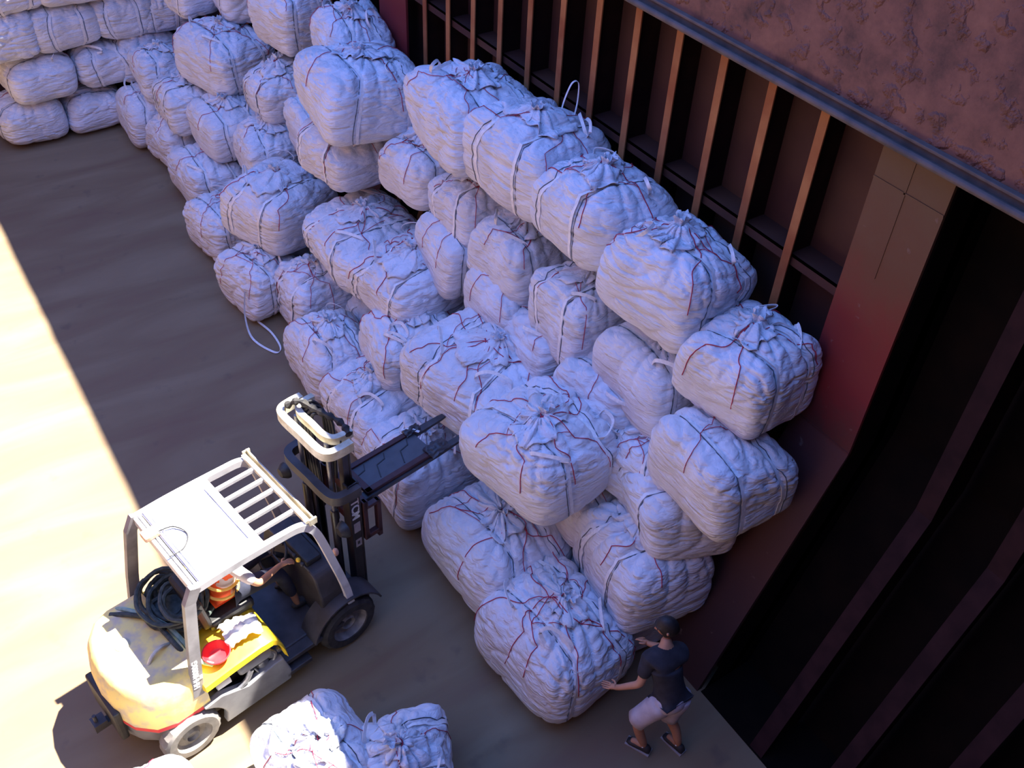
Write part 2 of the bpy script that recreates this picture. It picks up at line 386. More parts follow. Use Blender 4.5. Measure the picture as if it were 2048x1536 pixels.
# rusty hatch side girder hanging down in front of the frame heads, with its stepped lower lip
mb = MB(); ny, nz = 90, 20; vs = []
for i in range(ny+1):
    for j in range(nz+1):
        y = -0.45 + 18.9*i/ny; z = 5.80 + 3.0*j/nz
        q = noise.noise(Vector((y*2.1, z*2.1, 3))); vs.append((5.70 + 0.012*q, y, z))
fs = [(i*(nz+1)+j, (i+1)*(nz+1)+j, (i+1)*(nz+1)+j+1, i*(nz+1)+j+1) for i in range(ny) for j in range(nz)]
mb.add(vs, fs)
mb.box((5.72, -0.45, 5.80), (5.76, 18.45, TOPZ))
S_(mb, 'trim_1', MT['rust'], smooth=True)
mb = MB(); mb.box((5.60, -0.45, 5.77), (5.78, 18.45, 5.805)); mb.box((5.645, -0.45, 5.86), (5.70, 18.45, 5.885)); mb.tube([(5.61, -0.45, 5.80), (5.61, 18.45, 5.80)], 0.028, 8); mb.box((5.67, -.45, 5.80), (5.70, 18.45, 5.87))
S_(mb, 'trim_2', MT['lip'], bevel=0.006)

def frame(idx, y, fl=0.085, depth=SH, mat='flange'):
    mb = MB()
    # web plate
    a = [(TOE, 0.0), (FX, KZ), (FX, TOPZ - 0.25)]
    o = [(TOE + depth + 0.05, 0.0), (FX + depth, KZ), (FX + depth, TOPZ - 0.25)]
    t = 0.012
    loop = a + o[::-1]
    v = [(x, y - t/2, z) for x, z in loop] + [(x, y + t/2, z) for x, z in loop]
    mb.add(v, [tuple(range(6)), tuple(range(6, 12))] + [(i, (i+1) % 6, 6+(i+1) % 6, 6+i) for i in range(6)])
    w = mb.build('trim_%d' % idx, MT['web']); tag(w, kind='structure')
    # face plate facing inboard
    mb = MB()
    loop = [(TOE - 0.02, 0.0), (FX - 0.014, KZ), (FX - 0.014, TOPZ - 0.25), (FX, TOPZ - 0.25), (FX, KZ - 0.005), (TOE, 0.0)]
    v = [(x, y - fl/2, z) for x, z in loop] + [(x, y + fl/2, z) for x, z in loop]
    mb.add(v, [tuple(range(6)), tuple(range(6, 12))] + [(i, (i+1) % 6, 6+(i+1) % 6, 6+i) for i in range(6)])
    f = mb.build('face_plate', MT[mat], parent=w)
    return w
idx = 3
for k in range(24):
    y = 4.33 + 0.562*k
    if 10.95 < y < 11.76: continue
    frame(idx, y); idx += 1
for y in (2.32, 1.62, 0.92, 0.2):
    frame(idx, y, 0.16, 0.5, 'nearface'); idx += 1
def wide_plate(idx, y0, y1):
    mb = MB()
    loop = [(TOE - 0.06, 0.0), (FX - 0.02, KZ), (FX - 0.02, TOPZ - 0.25), (FX + 0.01, TOPZ - 0.25), (FX + 0.01, KZ), (TOE, 0.0)]
    v = [(x, y0, z) for x, z in loop] + [(x, y1, z) for x, z in loop]
    mb.add(v, [tuple(range(6)), tuple(range(6, 12))] + [(i, (i+1) % 6, 6+(i+1) % 6, 6+i) for i in range(6)])
    # weld seams
    mb.box((FX - 0.026, (y0+y1)/2 + 0.02, 4.6), (FX - 0.015, (y0+y1)/2 + 0.035, TOPZ - 0.3))
    mb.box((FX - 0.026, y0, 5.35), (FX - 0.015, y1, 5.365)); mb.box((FX - 0.026, y0, KZ - 0.008), (FX - 0.013, y1, KZ + 0.008))
    tag(mb.build('trim_%d' % idx, MT['hull']), kind='structure')
wide_plate(idx, 3.125, 3.76); idx += 1
wide_plate(idx, 10.98, 11.72); idx += 1
# side stringer ledge between frames
mb = MB(); mb.box((FX + 0.03, 3.13, 4.28), (FX + SH, 18.7, 4.30)); mb.box((FX + 0.03, 3.13, 4.20), (FX + 0.045, 18.7, 4.30))
S_(mb, 'trim_%d' % idx, MT['shell']); idx += 1
# ------------------------------------------------------------------ bulk sacks
def sstep(a, b, x):
    t = np.clip((x - a) / (b - a), 0, 1); return t * t * (3 - 2 * t)

class Sack:
    """surface function of one stuffed sack: cube directions -> points"""
    def __init__(s, lx, ly, h, seed, puff=0.0, gather=None):
        s.hx, s.hy, s.hz = lx/2, ly/2, h/2; s.seed = seed; r = random.Random(seed)
        s.p = r.uniform(4.5, 7.5); s.o = Vector((r.uniform(-50, 50), r.uniform(-50, 50), r.uniform(-50, 50)))
        s.cor = np.array([[[[r.uniform(-.085, .085) for _ in range(3)] for _ in range(2)] for _ in range(2)] for _ in range(2)])
        s.cor[:, :, 0, 2] *= 0.15
        s.k = r.randint(9, 14); s.ph = r.uniform(0, 6); s.cx = r.uniform(-.12, .12); s.cy = r.uniform(-.12, .12)
        s.strap = [-r.uniform(.38, .52), r.uniform(.38, .52)]; s.g = r.uniform(.6, 1.2) if gather is None else gather
        s.puff = puff; s.w2 = r.uniform(.5, 1.3); s.w3 = r.uniform(.6, 1.3); s.tw = r.uniform(-.12, .12); s.axis = r.choice((0, 1))
    def __call__(s, D):
        D = np.asarray(D, float); D = D / (np.abs(D) ** s.p).sum(1, keepdims=True) ** (1 / s.p)
        x, y, z = D[:, 0].copy(), D[:, 1].copy(), D[:, 2].copy()
        # sag: fuller below, drawn in towards the top
        bel = 1 + 0.055 * (1 - z * z) - 0.09 * sstep(0.35, 1.0, z) - 0.05 * sstep(-.6, -1, z)
        # straps pinch the cloth
        st = D[:, s.axis]
        pin = sum(np.exp(-((st - t) / .07) ** 2) for t in s.strap)
        bel -= 0.028 * pin
        X = x * bel * s.hx; Y = y * bel * s.hy; Z = z * s.hz
        rad = np.hypot(x - s.cx, y - s.cy); phi = np.arctan2(y - s.cy, x - s.cx)
        top = sstep(0.45, 0.95, z)
        Z = Z + top * s.hz * (0.16 * (1 - np.clip(rad, 0, 1) ** 2)) - 0.05 * top * pin * s.hz * 2
        # gathered pleats running from the tied mouth out over the shoulders
        pl = np.abs(np.sin(s.k * .5 * phi + s.ph + 1.6 * np.sin(2 * phi + s.ph) + 2.0 * rad))
        up = sstep(-0.35, 0.7, z)
        amp = 0.026 * s.g * up * (0.25 + 0.75 * np.exp(-((rad - .45) / .5) ** 2))
        nrm = np.stack([x, y, z * .9], 1); nrm /= np.linalg.norm(nrm, axis=1, keepdims=True) + 1e-9
        d = -amp * (1 - pl) ** 2 * 1.6 + s.puff * 0
        N = noise.noise; o = s.o
        P = np.stack([X, Y, Z], 1)
        nz = np.empty(len(P)); n2 = np.empty(len(P)); n3 = np.empty(len(P)); n4 = np.empty(len(P))
        for i in range(len(P)):
            px, py, pz = P[i]
            w = N((px*1.5 + o.x, py*1.5 + o.y, pz*1.5 + o.z))
            nz[i] = w
            n2[i] = N((px*2.6 + o.x + 1.3*w, py*2.6 + o.y, pz*6.5 + o.z + 1.5*w))
            n3[i] = N((px*6.0 + o.y + 1.8*w, py*6.0 + o.z, pz*7.0 + o.x))
            n4[i] = N((px*13 + o.z, py*13 + o.x + 2*w, pz*13 + o.y))
        d = d + 0.05 * nz - 0.024 * (1 - np.abs(n2) * 2.8).clip(0) ** 2 * s.w2 - 0.024 * (1 - np.abs(n3) * 2.8).clip(0) ** 2 * (0.06 + 0.8*up*up) * s.w3 + 0.004 * n4 * (0.1 + up)
        P = P + nrm * d[:, None]
        # individual skew of the eight corners
        a, b, c = (x + 1) / 2, (y + 1) / 2, (z + 1) / 2
        off = 0
        for i in (0, 1):
            for j in (0, 1):
                for k in (0, 1):
                    wgt = (a if i else 1-a) * (b if j else 1-b) * (c if k else 1-c)
                    off = off + wgt[:, None] * s.cor[i, j, k][None]
        P = P + off
        P[:, 2] = np.maximum(P[:, 2], -s.hz * 0.97)
        return P

def cube_sphere(n):
    vs = {}; out = []; fs = []
    def vid(p):
        k = (round(p[0], 6), round(p[1], 6), round(p[2], 6))
        if k not in vs: vs[k] = len(out); out.append(p)
        return vs[k]
    g = [math.tan((-1 + 2*i/n) * PI/4) for i in range(n+1)]
    for ax in range(3):
        for sg in (-1, 1):
            idm = [[0]*(n+1) for _ in range(n+1)]
            for i in range(n+1):
                for j in range(n+1):
                    p = [0, 0, 0]; p[ax] = sg; p[(ax+1) % 3] = g[i]; p[(ax+2) % 3] = g[j]; idm[i][j] = vid(tuple(p))
            for i in range(n):
                for j in range(n):
                    q = (idm[i][j], idm[i+1][j], idm[i+1][j+1], idm[i][j+1])
                    fs.append(q if sg > 0 else q[::-1])
    return np.array(out, float), fs
CS = {n: cube_sphere(n) for n in (28, 44, 60)}

def mesh_obj(name, vs, fs, mat, parent, smooth=True):
    me = bpy.data.meshes.new(name); me.from_pydata([tuple(p) for p in vs], [], fs); me.materials.append(mat)
    if smooth: me.polygons.foreach_set('use_smooth', [True] * len(me.polygons))
    me.update(); o = bpy.data.objects.new(name, me); C.objects.link(o); o.parent = parent; return o

def make_sack(x, y, z, lx, ly, h, yaw, label, seed, group, res=44, tilt=(0, 0), loops=2, twine=5, crown=True, gather=None, detail=True):
    S = Sack(lx, ly, h, seed, gather=gather); r = random.Random(seed * 3 + 1)
    root = empty('jumbo_sack', (x, y, z - h/2), math.radians(yaw), label, 'sack', group)
    root.rotation_euler = (math.radians(tilt[0]), math.radians(tilt[1]), math.radians(yaw))
    V, Fc = CS[res]; P = S(V) + np.array([0, 0, h/2])
    mesh_obj('body', P, Fc, MT['sack'], root)
    up = np.array([0, 0, h/2])
    def at(d, lift=0.0):
        q = S(np.array([d]))[0] + up; n_ = np.array(d, float); n_ = n_ / np.linalg.norm(n_); return Vector(q + n_ * lift)
    def many(ds, lift=0.0):
        ds = np.array(ds, float); q = S(ds) + up; return q + ds / np.linalg.norm(ds, axis=1, keepdims=True) * lift
    # webbing straps right round the sack
    ax = S.axis
    for t in S.strap:
        ds = []; N_ = 56
        for k in range(N_ + 1):
            a = -PI/2 + 2*PI*k/N_; c, s = math.cos(a), math.sin(a); m = max(abs(c), abs(s)); wob = 0.05*math.sin(2*a + S.ph)
            d = [0, 0, 0]; d[ax] = t + wob; d[1-ax] = c/m; d[2] = s/m; ds.append(d)
        pts = many(ds, 0.006); side = Vector((1, 0, 0)) if ax == 0 else Vector((0, 1, 0))
        nr = [Vector(d).normalized() for d in ds]
        MB().ribbon(pts, [side]*len(pts), nr, 0.042, 0.005).build('strap', MT['strap'], root, smooth=True)
        if detail:
            ds2 = [list(d) for d in ds[6:-6]]
            for d in ds2: d[ax] += 0.075 * (1 if t > 0 else -1)
            MB().tube(many(ds2, 0.001), 0.0055, 4).build('seam', MT['seam'], root, smooth='all')
    # lifting loops, flopped from the shoulders
    for k in range(loops):
        sx, sy = r.choice(((-1, -1), (1, -1), (-1, 1), (1, 1)))
        a = at((sx*.75, sy*.45, .98)); b = at((sx*.45, sy*.85, .98))
        mid = (a + b)/2; out = Vector((sx*r.uniform(-.12, .10), sy*r.uniform(-.12, .10), r.uniform(.07, .16)))
        if r.random() < .4: out.z = .04; out.x *= 1.5; out.y *= 1.5
        pts = bez([a - Vector((0, 0, .02)), a + out*.75 + (a-mid)*.15, mid + out*1.25, b + out*.75 + (b-mid)*.15, b - Vector((0, 0, .02))], 6)
        dr = []; nr = []
        for i in range(len(pts)):
            t_ = (pts[min(i+1, len(pts)-1)] - pts[max(i-1, 0)]).normalized(); nn = t_.cross(Vector((-(b-a).y, (b-a).x, .3))).normalized(); dr.append(t_.cross(nn)); nr.append(nn)
        MB().ribbon(pts, dr, nr, 0.036, 0.005).build('lifting_loop', MT['strap'], root, smooth=True)
    # the bunched, tied mouth on top
    if crown:
        na, nr_ = 84, 9; ph = r.uniform(0, 6); kf = r.randint(8, 13); R = r.uniform(.18, .34) * min(lx, ly)
        dirs = []; meta = []
        for i in range(nr_ + 1):
            q = i / nr_
            for k in range(na):
                a = 2*PI*k/na
                Rk = R * (1 + .34*math.sin(2*a + ph) + .12*math.sin(7*a + 2*ph) + .05*math.sin(19*a))
                rr = .025 + Rk*q
                dirs.append((S.cx + rr*math.cos(a)/S.hx, S.cy + rr*math.sin(a)/S.hy, 1.0))
                fold = math.sin(kf*a + 2.2*math.sin(2*a + ph) + 2.5*q)
                meta.append((q, fold, a))
        base = S(np.array(dirs)) + up
        for i, (q, fo, a) in enumerate(meta):
            lift = .018 + .05 * math.exp(-((q - .18)/.22)**2) + q * .028 * (1 + fo) * (1.25 - q) + .010 * math.sin(17*a + 4*q) * q
            base[i, 2] += lift; base[i, 0] += .03*fo*q*math.cos(a + 1.3); base[i, 1] += .03*fo*q*math.sin(a + 1.3)
        fs = [(i*na+k, i*na+(k+1) % na, (i+1)*na+(k+1) % na, (i+1)*na+k) for i in range(nr_) for k in range(na)]
        fs.append(tuple(range(na)))
        c = mesh_obj('tied_mouth', base, fs, MT['sack'], root)
        sol = c.modifiers.new('thickness', 'SOLIDIFY'); sol.thickness = 0.006
        # small tuft above the knot
        rings = []
        for q in range(6):
            zq = q/5; rad = .022 + .045*zq**1.5
            rings.append([(base[0, 0]*0 + S.cx*S.hx + (rad*(1+.35*math.sin(5*2*PI*k/24 + ph)))*math.cos(2*PI*k/24) + .05*zq*math.cos(ph), S.cy*S.hy + (rad*(1+.35*math.sin(5*2*PI*k/24+ph)))*math.sin(2*PI*k/24) + .05*zq*math.sin(ph), float(base[:na, 2].mean()) - .02 + .11*zq + .018*zq*math.sin(7*2*PI*k/24)) for k in range(24)])
        MB().loft(rings, cap=False).build('tuft', MT['sack'], c, smooth='all').modifiers.new('thickness', 'SOLIDIFY').thickness = .004
    # red twine criss-crossing the top
    if twine:
        mb = MB(); cxy = (S.cx + r.uniform(-.25, .25), S.cy + r.uniform(-.25, .25))
        knots = []
        for k in range(twine):
            a = 2*PI*k/twine + r.uniform(-.35, .35); e = (math.cos(a), math.sin(a)); m = max(abs(e[0]), abs(e[1])); e = (e[0]/m, e[1]/m)
            path = []; n_ = 14; bend = r.uniform(-.25, .25); down = r.uniform(-.1, .75)
            kx = None
            for i in range(n_ + 1):
                q = i/n_; w = bend*math.sin(PI*q)*1.0 + .04*math.sin(9*q + k)
                path.append((cxy[0]*(1-q) + e[0]*q - e[1]*w, cxy[1]*(1-q) + e[1]*q + e[0]*w, 1.0))
            for i in range(1, 6):
                path.append((e[0], e[1], 1 - (1-down)*i/5))
            pts = many(path, .0)
            for i in range(len(pts)):
                if i <= n_: pts[i][2] += .012 + .055*math.exp(-(i/4.0)**2)
                else: pts[i] += np.array([e[0], e[1], 0])*.008
            mb.tube(pts, .0046 if res > 50 else .0036, 5); knots.append(path[n_//2 + r.randint(-2, 3)])
        for i in range(len(knots)):
            if r.random() < .65:
                a = knots[i]; b = knots[(i+1) % len(knots)]
                pth = [(a[0]+(b[0]-a[0])*q/8, a[1]+(b[1]-a[1])*q/8 + .05*math.sin(PI*q/8), 1.0) for q in range(9)]
                pts = many(pth); pts[:, 2] += .014; mb.tube(pts, .0034, 5)
        ring = [(S.cx*S.hx + .05*math.cos(q*PI/6), S.cy*S.hy + .05*math.sin(q*PI/6), float(S(np.array([(S.cx, S.cy, 1.0)]))[0, 2] + h/2 + .055)) for q in range(13)]
        mb.tube(ring, .005, 5)
        mb.build('red_twine', MT['twine'], root, smooth='all')
    return root, S
# ------------------------------------------------------------------ forklift (local: +x towards the mast, +y left, z up)
FL = empty('forklift', (1.165, 5.985, 0), math.radians(9.5), 'yellow and grey forklift with a slatted overhead guard, forks raised to the pile', 'forklift')
# counterweight
def cw_ring(z, s, k=1.0, dx=0.0):
    half = [(-.72, .62), (-1.05, .62), (-1.22, .56), (-1.36, .40), (-1.43, .20), (-1.45, 0)]
    pts = half + [(x, -y) for x, y in reversed(half[:-1])]
    c = (-1.0, 0)
    return [((x-c[0])*s + c[0] + dx if x < -.73 else x, y*k, z) for x, y in pts]
mb = MB().loft([cw_ring(.14, .86, .72), cw_ring(.24, .96, .74), cw_ring(.50, 1, .76), cw_ring(.53, 1, .99), cw_ring(.55, 1, 1)]); mb.build('counterweight_base', MT['grey'], FL, smooth=True, bevel=.015)
MB().loft([cw_ring(.55, 1.004, 1.004), cw_ring(.60, 1.004, 1.004)]).build('red_stripe', MT['red'], FL)
cwt = MB().loft([cw_ring(.60, 1.0, 1.0), cw_ring(.84, .985, .985), cw_ring(.95, .96, .965), cw_ring(1.05, .90, .91), cw_ring(1.12, .78, .82), cw_ring(1.15, .60, .66)]).build('counterweight_top', MT['yellow_worn'], FL, smooth=True, angle=55)
MB().box((-1.475, -.27, .30), (-1.40, .30, .74)).build('rear_grille', MT['black'], FL, bevel=.02)
mb = MB(); mb.box((-1.62, -.04, .30), (-1.44, .04, .36)); mb.box((-1.62, -.06, .38), (-1.50, .06, .43)); mb.tube([(-1.58, 0, .28), (-1.58, 0, .52)], .018, 10)
mb.build('tow_pin', MT['dgrey'], FL)
MB().tube(bez([(-1.05, -.28, 1.13), (-.98, -.25, 1.19), (-.88, -.22, 1.19), (-.78, -.20, 1.13)], 5), .018, 8).build('lifting_eye', MT['cream'], FL, smooth=True)
MB().lathe([(.0, 0), (.07, 0), (.07, .035), (.05, .05), (0, .05)], (-1.12, .06, 1.12), 'z', 20).build('filler_cap', MT['yellow_worn'], FL, smooth=True)
# chassis with wheel arches
def side_plate(v0, v1):
    arch = lambda cx, r, a0, a1, n=9: [(cx + r*math.cos(math.radians(a0+(a1-a0)*i/n)), .26 + r*math.sin(math.radians(a0+(a1-a0)*i/n))) for i in range(n+1)]
    pl = [(-.64, .16)] + arch(-.97, .36, 8, 62) + [(-.80, .60), (-.62, .62), (-.35, .50), (-.05, .56), (.04, .56), (.10, .30), (.08, .16)]
    mb = MB(); n = len(pl)
    v = [(x, v0, z) for x, z in pl] + [(x, v1, z) for x, z in pl]
    return mb.add(v, [tuple(range(n)), tuple(range(n, 2*n))] + [(i, (i+1) % n, n+(i+1) % n, n+i) for i in range(n)])
side_plate(-.66, -.58).build('side_frame', MT['grey'], FL, bevel=.012)
side_plate(.58, .66).build('side_frame', MT['grey'], FL, bevel=.012)
MB().box((-.95, -.50, .16), (1.02, .50, .42)).build('chassis', MT['dgrey'], FL, bevel=.02)
mb = MB(); mb.box((.04, -.62, .34), (.86, .62, .40)); mb.box((.04, -.66, .20), (.34, -.50, .26)); mb.box((.04, .50, .20), (.34, .66, .26))
mb.build('footplate', MT['dgrey'], FL, bevel=.01)
# engine bay seen where the side cover is missing
MB().box((-.72, -.50, .42), (0, .50, .80)).build('engine_block', MT['black'], FL, bevel=.02)
mb = MB(); mb.lathe([(0, -.17), (.05, -.17), (.062, -.15), (.062, .15), (.05, .17), (0, .17)], (-.22, -.57, .70), 'x', 20)
mb.build('air_filter', MT['grey'], FL, smooth=True)
mb = MB(); mb.ball((-.14, -.56, .56), (.07, .05, .06), 8); mb.ball((-.04, -.57, .62), (.045, .04, .055), 8); mb.tube(bez([(-.06, -.58, .72), (-.01, -.60, .64), (-.04, -.60, .55), (-.12, -.60, .52)], 5), .018, 8); mb.tube([(-.24, -.60, .62), (-.21, -.61, .52)], .012, 6); mb.tube([(.03, -.58, .66), (.03, -.62, .66)], .022, 10)
mb.build('engine_fittings', MT['steel'], FL, smooth=True)
mb = MB(); mb.lathe([(0, -.07), (.045, -.07), (.045, .07), (0, .07)], (-.55, -.56, .66), 'x', 16)
mb.build('oil_filter', MT['white'], FL, smooth=True)
mb = MB(); mb.tube(bez([(-.66, -.62, .58), (-.5, -.63, .52), (-.36, -.63, .56), (-.28, -.62, .66)], 6), .028, 8)
mb.build('intake_hose', MT['steel'], FL, smooth=True)
# hood: yellow cover arching down at its front
prof = [(-.74, .90), (-.45, .93), (-.15, .95), (-.03, .94), (.03, .88), (.07, .76), (.09, .62)]
rings = []
for x, z in prof:
    rings.append([(x, -.665, z-.075), (x, -.655, z-.01), (x, -.63, z), (x, .63, z), (x, .655, z-.01), (x, .665, z-.075), (x-.015, .62, z-.075), (x-.02, .60, z-.045), (x-.02, -.60, z-.045), (x-.015, -.62, z-.075)])
MB().loft(rings).build('hood', MT['yellow'], FL, smooth=True, angle=50)
# seat
MB().box((-.42, -.24, .95), (.06, .24, 1.07)).build('seat', MT['black'], FL, bevel=.04)
MB().box((-.50, -.24, 1.03), (-.40, .24, 1.46), rot=Matrix.Rotation(math.radians(-8), 3, 'Y')).build('backrest', MT['black'], FL, bevel=.04)
# cowl, steering and levers
mb = MB(); mb.loft([[(x, y*w, z) for x, y in ((.60, -.5), (.86, -.5), (.86, .5), (.60, .5))] for z, w in ((.40, 1.1), (.85, 1.05), (1.08, .9), (1.12, .8))])
mb.build('cowl', MT['dgrey'], FL, bevel=.02)
MB().box((.62, -.30, 1.12), (.80, .20, 1.20)).build('dashboard', MT['black'], FL, bevel=.02)
MB().tube([(.66, 0, .95), (.44, 0, 1.20)], .03, 10).build('steering_column', MT['black'], FL, smooth=True)
tilt = Matrix.Rotation(math.radians(-42), 3, 'Y'); pc = Vector((.43, 0, 1.21)); mb = MB()
mb.tube([pc + tilt @ Vector((.17*math.cos(a*PI/16), .17*math.sin(a*PI/16), 0)) for a in range(33)], .015, 8, cap=False)
for a in (.5, 2.6, 4.7): mb.tube([pc, pc + tilt @ Vector((.17*math.cos(a), .17*math.sin(a), 0))], .01, 6)
sw = mb.build('steering_wheel', MT['black'], FL, smooth=True)
MB().ball(pc + tilt @ Vector((.16, -.05, .04)), .024, 8).build('spinner_knob', MT['black'], sw, smooth='all')
for y in (-.20, -.27, -.34):
    lv = MB().tube([(.62, y, 1.10), (.56, y, 1.26)], .008, 6).build('lever', MT['steel'], FL, smooth=True)
    MB().ball((.555, y, 1.275), .024, 8).build('lever_knob', MT['knob'] if y == -.27 else MT['black'], lv, smooth='all')
# fenders
for s_ in (-1, 1):
    pts = [(.82 + .42*math.cos(math.radians(a)), s_*.53, .33 + .42*math.sin(math.radians(a))) for a in range(20, 175, 10)]
    MB().path_beam(pts, .26, .02, (0, 1, 0)).build('front_fender', MT['dgrey'], FL, smooth=True)
# wheels
def wheel(x, y, r, w, tm, name):
    c = (x, y, r); s_ = -1 if y < 0 else 1
    t = MB(); t.lathe([(r*.62, -w/2), (r*.86, -w/2), (r*.97, -w*.38), (r, -w*.25), (r, w*.25), (r*.97, w*.38), (r*.86, w/2), (r*.62, w/2), (r*.58, 0), (r*.62, -w/2)], c, 'y', 40, cap=False)
    for i_, v_ in enumerate(t.v):
        dx, dz = v_[0]-x, v_[2]-r; q = math.hypot(dx, dz)
        if q > r*.95 and (i_ % 40) % 2: t.v[i_] = (x + dx*.965, v_[1], r + dz*.965)
    root = t.build(name, tm, FL, smooth=True, angle=30)
    m_ = MB(); m_.lathe([(0, s_*w*.12), (r*.20, s_*w*.12), (r*.22, s_*w*.34), (r*.30, s_*w*.10), (r*.50, s_*w*.14), (r*.60, s_*w*.44), (r*.66, s_*w*.46), (r*.66, -s_*w*.4), (0, -s_*w*.4)], c, 'y', 32)
    rim = m_.build('rim', MT['rim'], root, smooth=True)
    return root
wheel(-.97, -.585, .29, .17, MT['tyredust'], 'rear_wheel'); wheel(-.97, .585, .29, .17, MT['tyredust'], 'rear_wheel')
wheel(.82, -.54, .335, .24, MT['rubber'], 'front_wheel'); wheel(.82, .54, .335, .24, MT['rubber'], 'front_wheel')
# overhead guard
RZ = 2.06
for s_ in (-1, 1):
    MB().path_beam(bez([(-.53, s_*.515, RZ), (-.2, s_*.515, RZ+.012), (.30, s_*.515, RZ), (.50, s_*.52, RZ-.02), (.60, s_*.53, RZ-.10), (.66, s_*.545, RZ-.25), (.74, s_*.57, 1.45), (.84, s_*.60, .95), (.88, s_*.60, .62)], 6), .055, .075, (0, 1, 0)).build('guard_frame', MT['lgrey'], FL, smooth=True, angle=35)
for s_ in (-1, 1):
    MB().path_beam([(-.54, s_*.515, RZ+.035), (-.62, s_*.517, RZ-.12), (-.72, s_*.56, 1.35), (-.80, s_*.59, .78)], .055, .105, (0, 1, 0)).build('rear_post', MT['post'], FL)
MB().box((-.49, -.50, RZ+.015), (.16, .50, RZ+.035)).build('roof_panel', MT['lgrey'], FL, bevel=.01)
mb = MB(); mb.path_beam([(-.44, -.38, RZ+.04), (.08, -.38, RZ+.04), (.08, .38, RZ+.04), (-.44, .38, RZ+.04), (-.44, -.38, RZ+.04)], .02, .012, (0, 0, 1)); mb.build('panel_rib', MT['lgrey'], FL)
for k in range(5):
    v = -.50 + 1.0*(k+1)/6
    MB().box((.15, v-.018, RZ-.02), (.58, v+.018, RZ+.022)).build('roof_bar', MT['lgrey'], FL, bevel=.004)
mb = MB(); mb.box((.555, -.54, RZ-.01), (.60, .54, RZ+.035)); mb.box((.62, -.56, RZ-.05), (.635, .56, RZ+.06)); mb.box((.58, -.565, RZ-.03), (.66, -.545, RZ+.05)); mb.box((.58, .545, RZ-.03), (.66, .565, RZ+.05))
mb.build('front_beam', MT['cream'], FL, bevel=.004)
mb = MB(); mb.box((-.57, -.54, RZ-.06), (-.535, .54, RZ+.03)); mb.box((-.525, -.52, RZ-.02), (-.50, .52, RZ+.035)); mb.box((-.48, -.50, RZ+.0), (-.46, .50, RZ+.05))
mb.build('rear_beam', MT['lgrey'], FL, bevel=.004)
wl_ = MB().box((-.62, .16, RZ+.03), (-.48, .27, RZ+.09)).build('work_lamp', MT['lamp'], FL, bevel=.015)
MB().tube(bez([(-.52, .18, RZ+.08), (-.36, .16, RZ+.06), (-.30, .02, RZ+.045), (-.40, -.10, RZ+.045), (-.55, -.12, RZ+.06)], 6), .006, 6).build('lamp_wire', MT['black'], wl_, smooth=True)
# painted marks on the near rear post, read bottom to top
def post_mat(t, side=-.018):
    a = Vector((-.80, -.59, .78)); b = Vector((-.72, -.56, 1.35)); p = a.lerp(b, t); d = (b-a).normalized()
    xx = d; nn = Vector((0, -1, 0)); nn = (nn - xx*nn.dot(xx)).normalized(); yy = nn.cross(xx)
    m_ = Matrix((xx, yy, nn)).transposed().to_4x4(); m_.translation = p + nn*.0295 + yy*side; return m_
text_mesh('painted_marks', 'HHH8080G', .075, MT['white'], FL, post_mat(.52, .012))
text_mesh('painted_marks', 'IIIII', .04, MT['white'], FL, post_mat(.42, -.035))
# rear-facing parts: exhaust and rear view
MB().tube(bez([(-.70, .50, .92), (-.72, .52, 1.1), (-.68, .50, 1.22)], 5), .025, 8).build('exhaust_pipe', MT['steel'], FL, smooth=True)
# ---- mast
MAST = MB()
MX = 1.17
for s_ in (-1, 1):
    y = s_*.36
    MAST.box((MX-.06, y-.05, .06), (MX+.06, y+.05, 2.0)) if False else None
    MAST.box((MX-.065, y-.045, .05), (MX-.045, y+.045, 2.02)); MAST.box((MX+.045, y-.045, .05), (MX+.065, y+.045, 2.02)); MAST.box((MX-.065, y+s_*.03-.0075, .05), (MX+.065, y+s_*.03+.0075, 2.02))
MAST.build('outer_channel', MT['mast'], FL, bevel=.004)
mb = MB()
for s_ in (-1, 1):
    y = s_*.29
    mb.box((MX-.045, y-.04, .35), (MX-.028, y+.04, 2.58)); mb.box((MX+.028, y-.04, .35), (MX+.045, y+.04, 2.58)); mb.box((MX-.045, y+s_*.025-.007, .35), (MX+.045, y+s_*.025+.007, 2.58))
mb.build('inner_channel', MT['mast'], FL, bevel=.003)
def ubar(x0, x1, hw, z, r=.09, drop=0.0):
    pts = [(x1, -hw, z-drop), (x0+r*1.6, -hw, z), (x0+r*.5, -hw+r*.25, z), (x0, -hw+r*1.3, z), (x0, 0, z), (x0, hw-r*1.3, z), (x0+r*.5, hw-r*.25, z), (x0+r*1.6, hw, z), (x1, hw, z-drop)]
    return bez(pts, 5)
MB().path_beam(ubar(.92, MX+.03, .40, 2.55, drop=.0), .10, .07, (0, 0, 1)).build('top_crossbar', MT['cream'], FL, smooth=True, angle=35)
MB().path_beam(ubar(1.05, MX+.10, .30, 2.585), .08, .06, (0, 0, 1)).build('inner_crossbar', MT['cream'], FL, smooth=True, angle=35)
MB().path_beam(ubar(.94, MX+.05, .42, 1.95), .11, .08, (0, 0, 1)).build('middle_crossbar', MT['dgrey'], FL, smooth=True, angle=35)
MB().box((MX-.14, -.40, .40), (MX-.05, .40, .52)).build('lower_crossbar', MT['mast'], FL, bevel=.01)
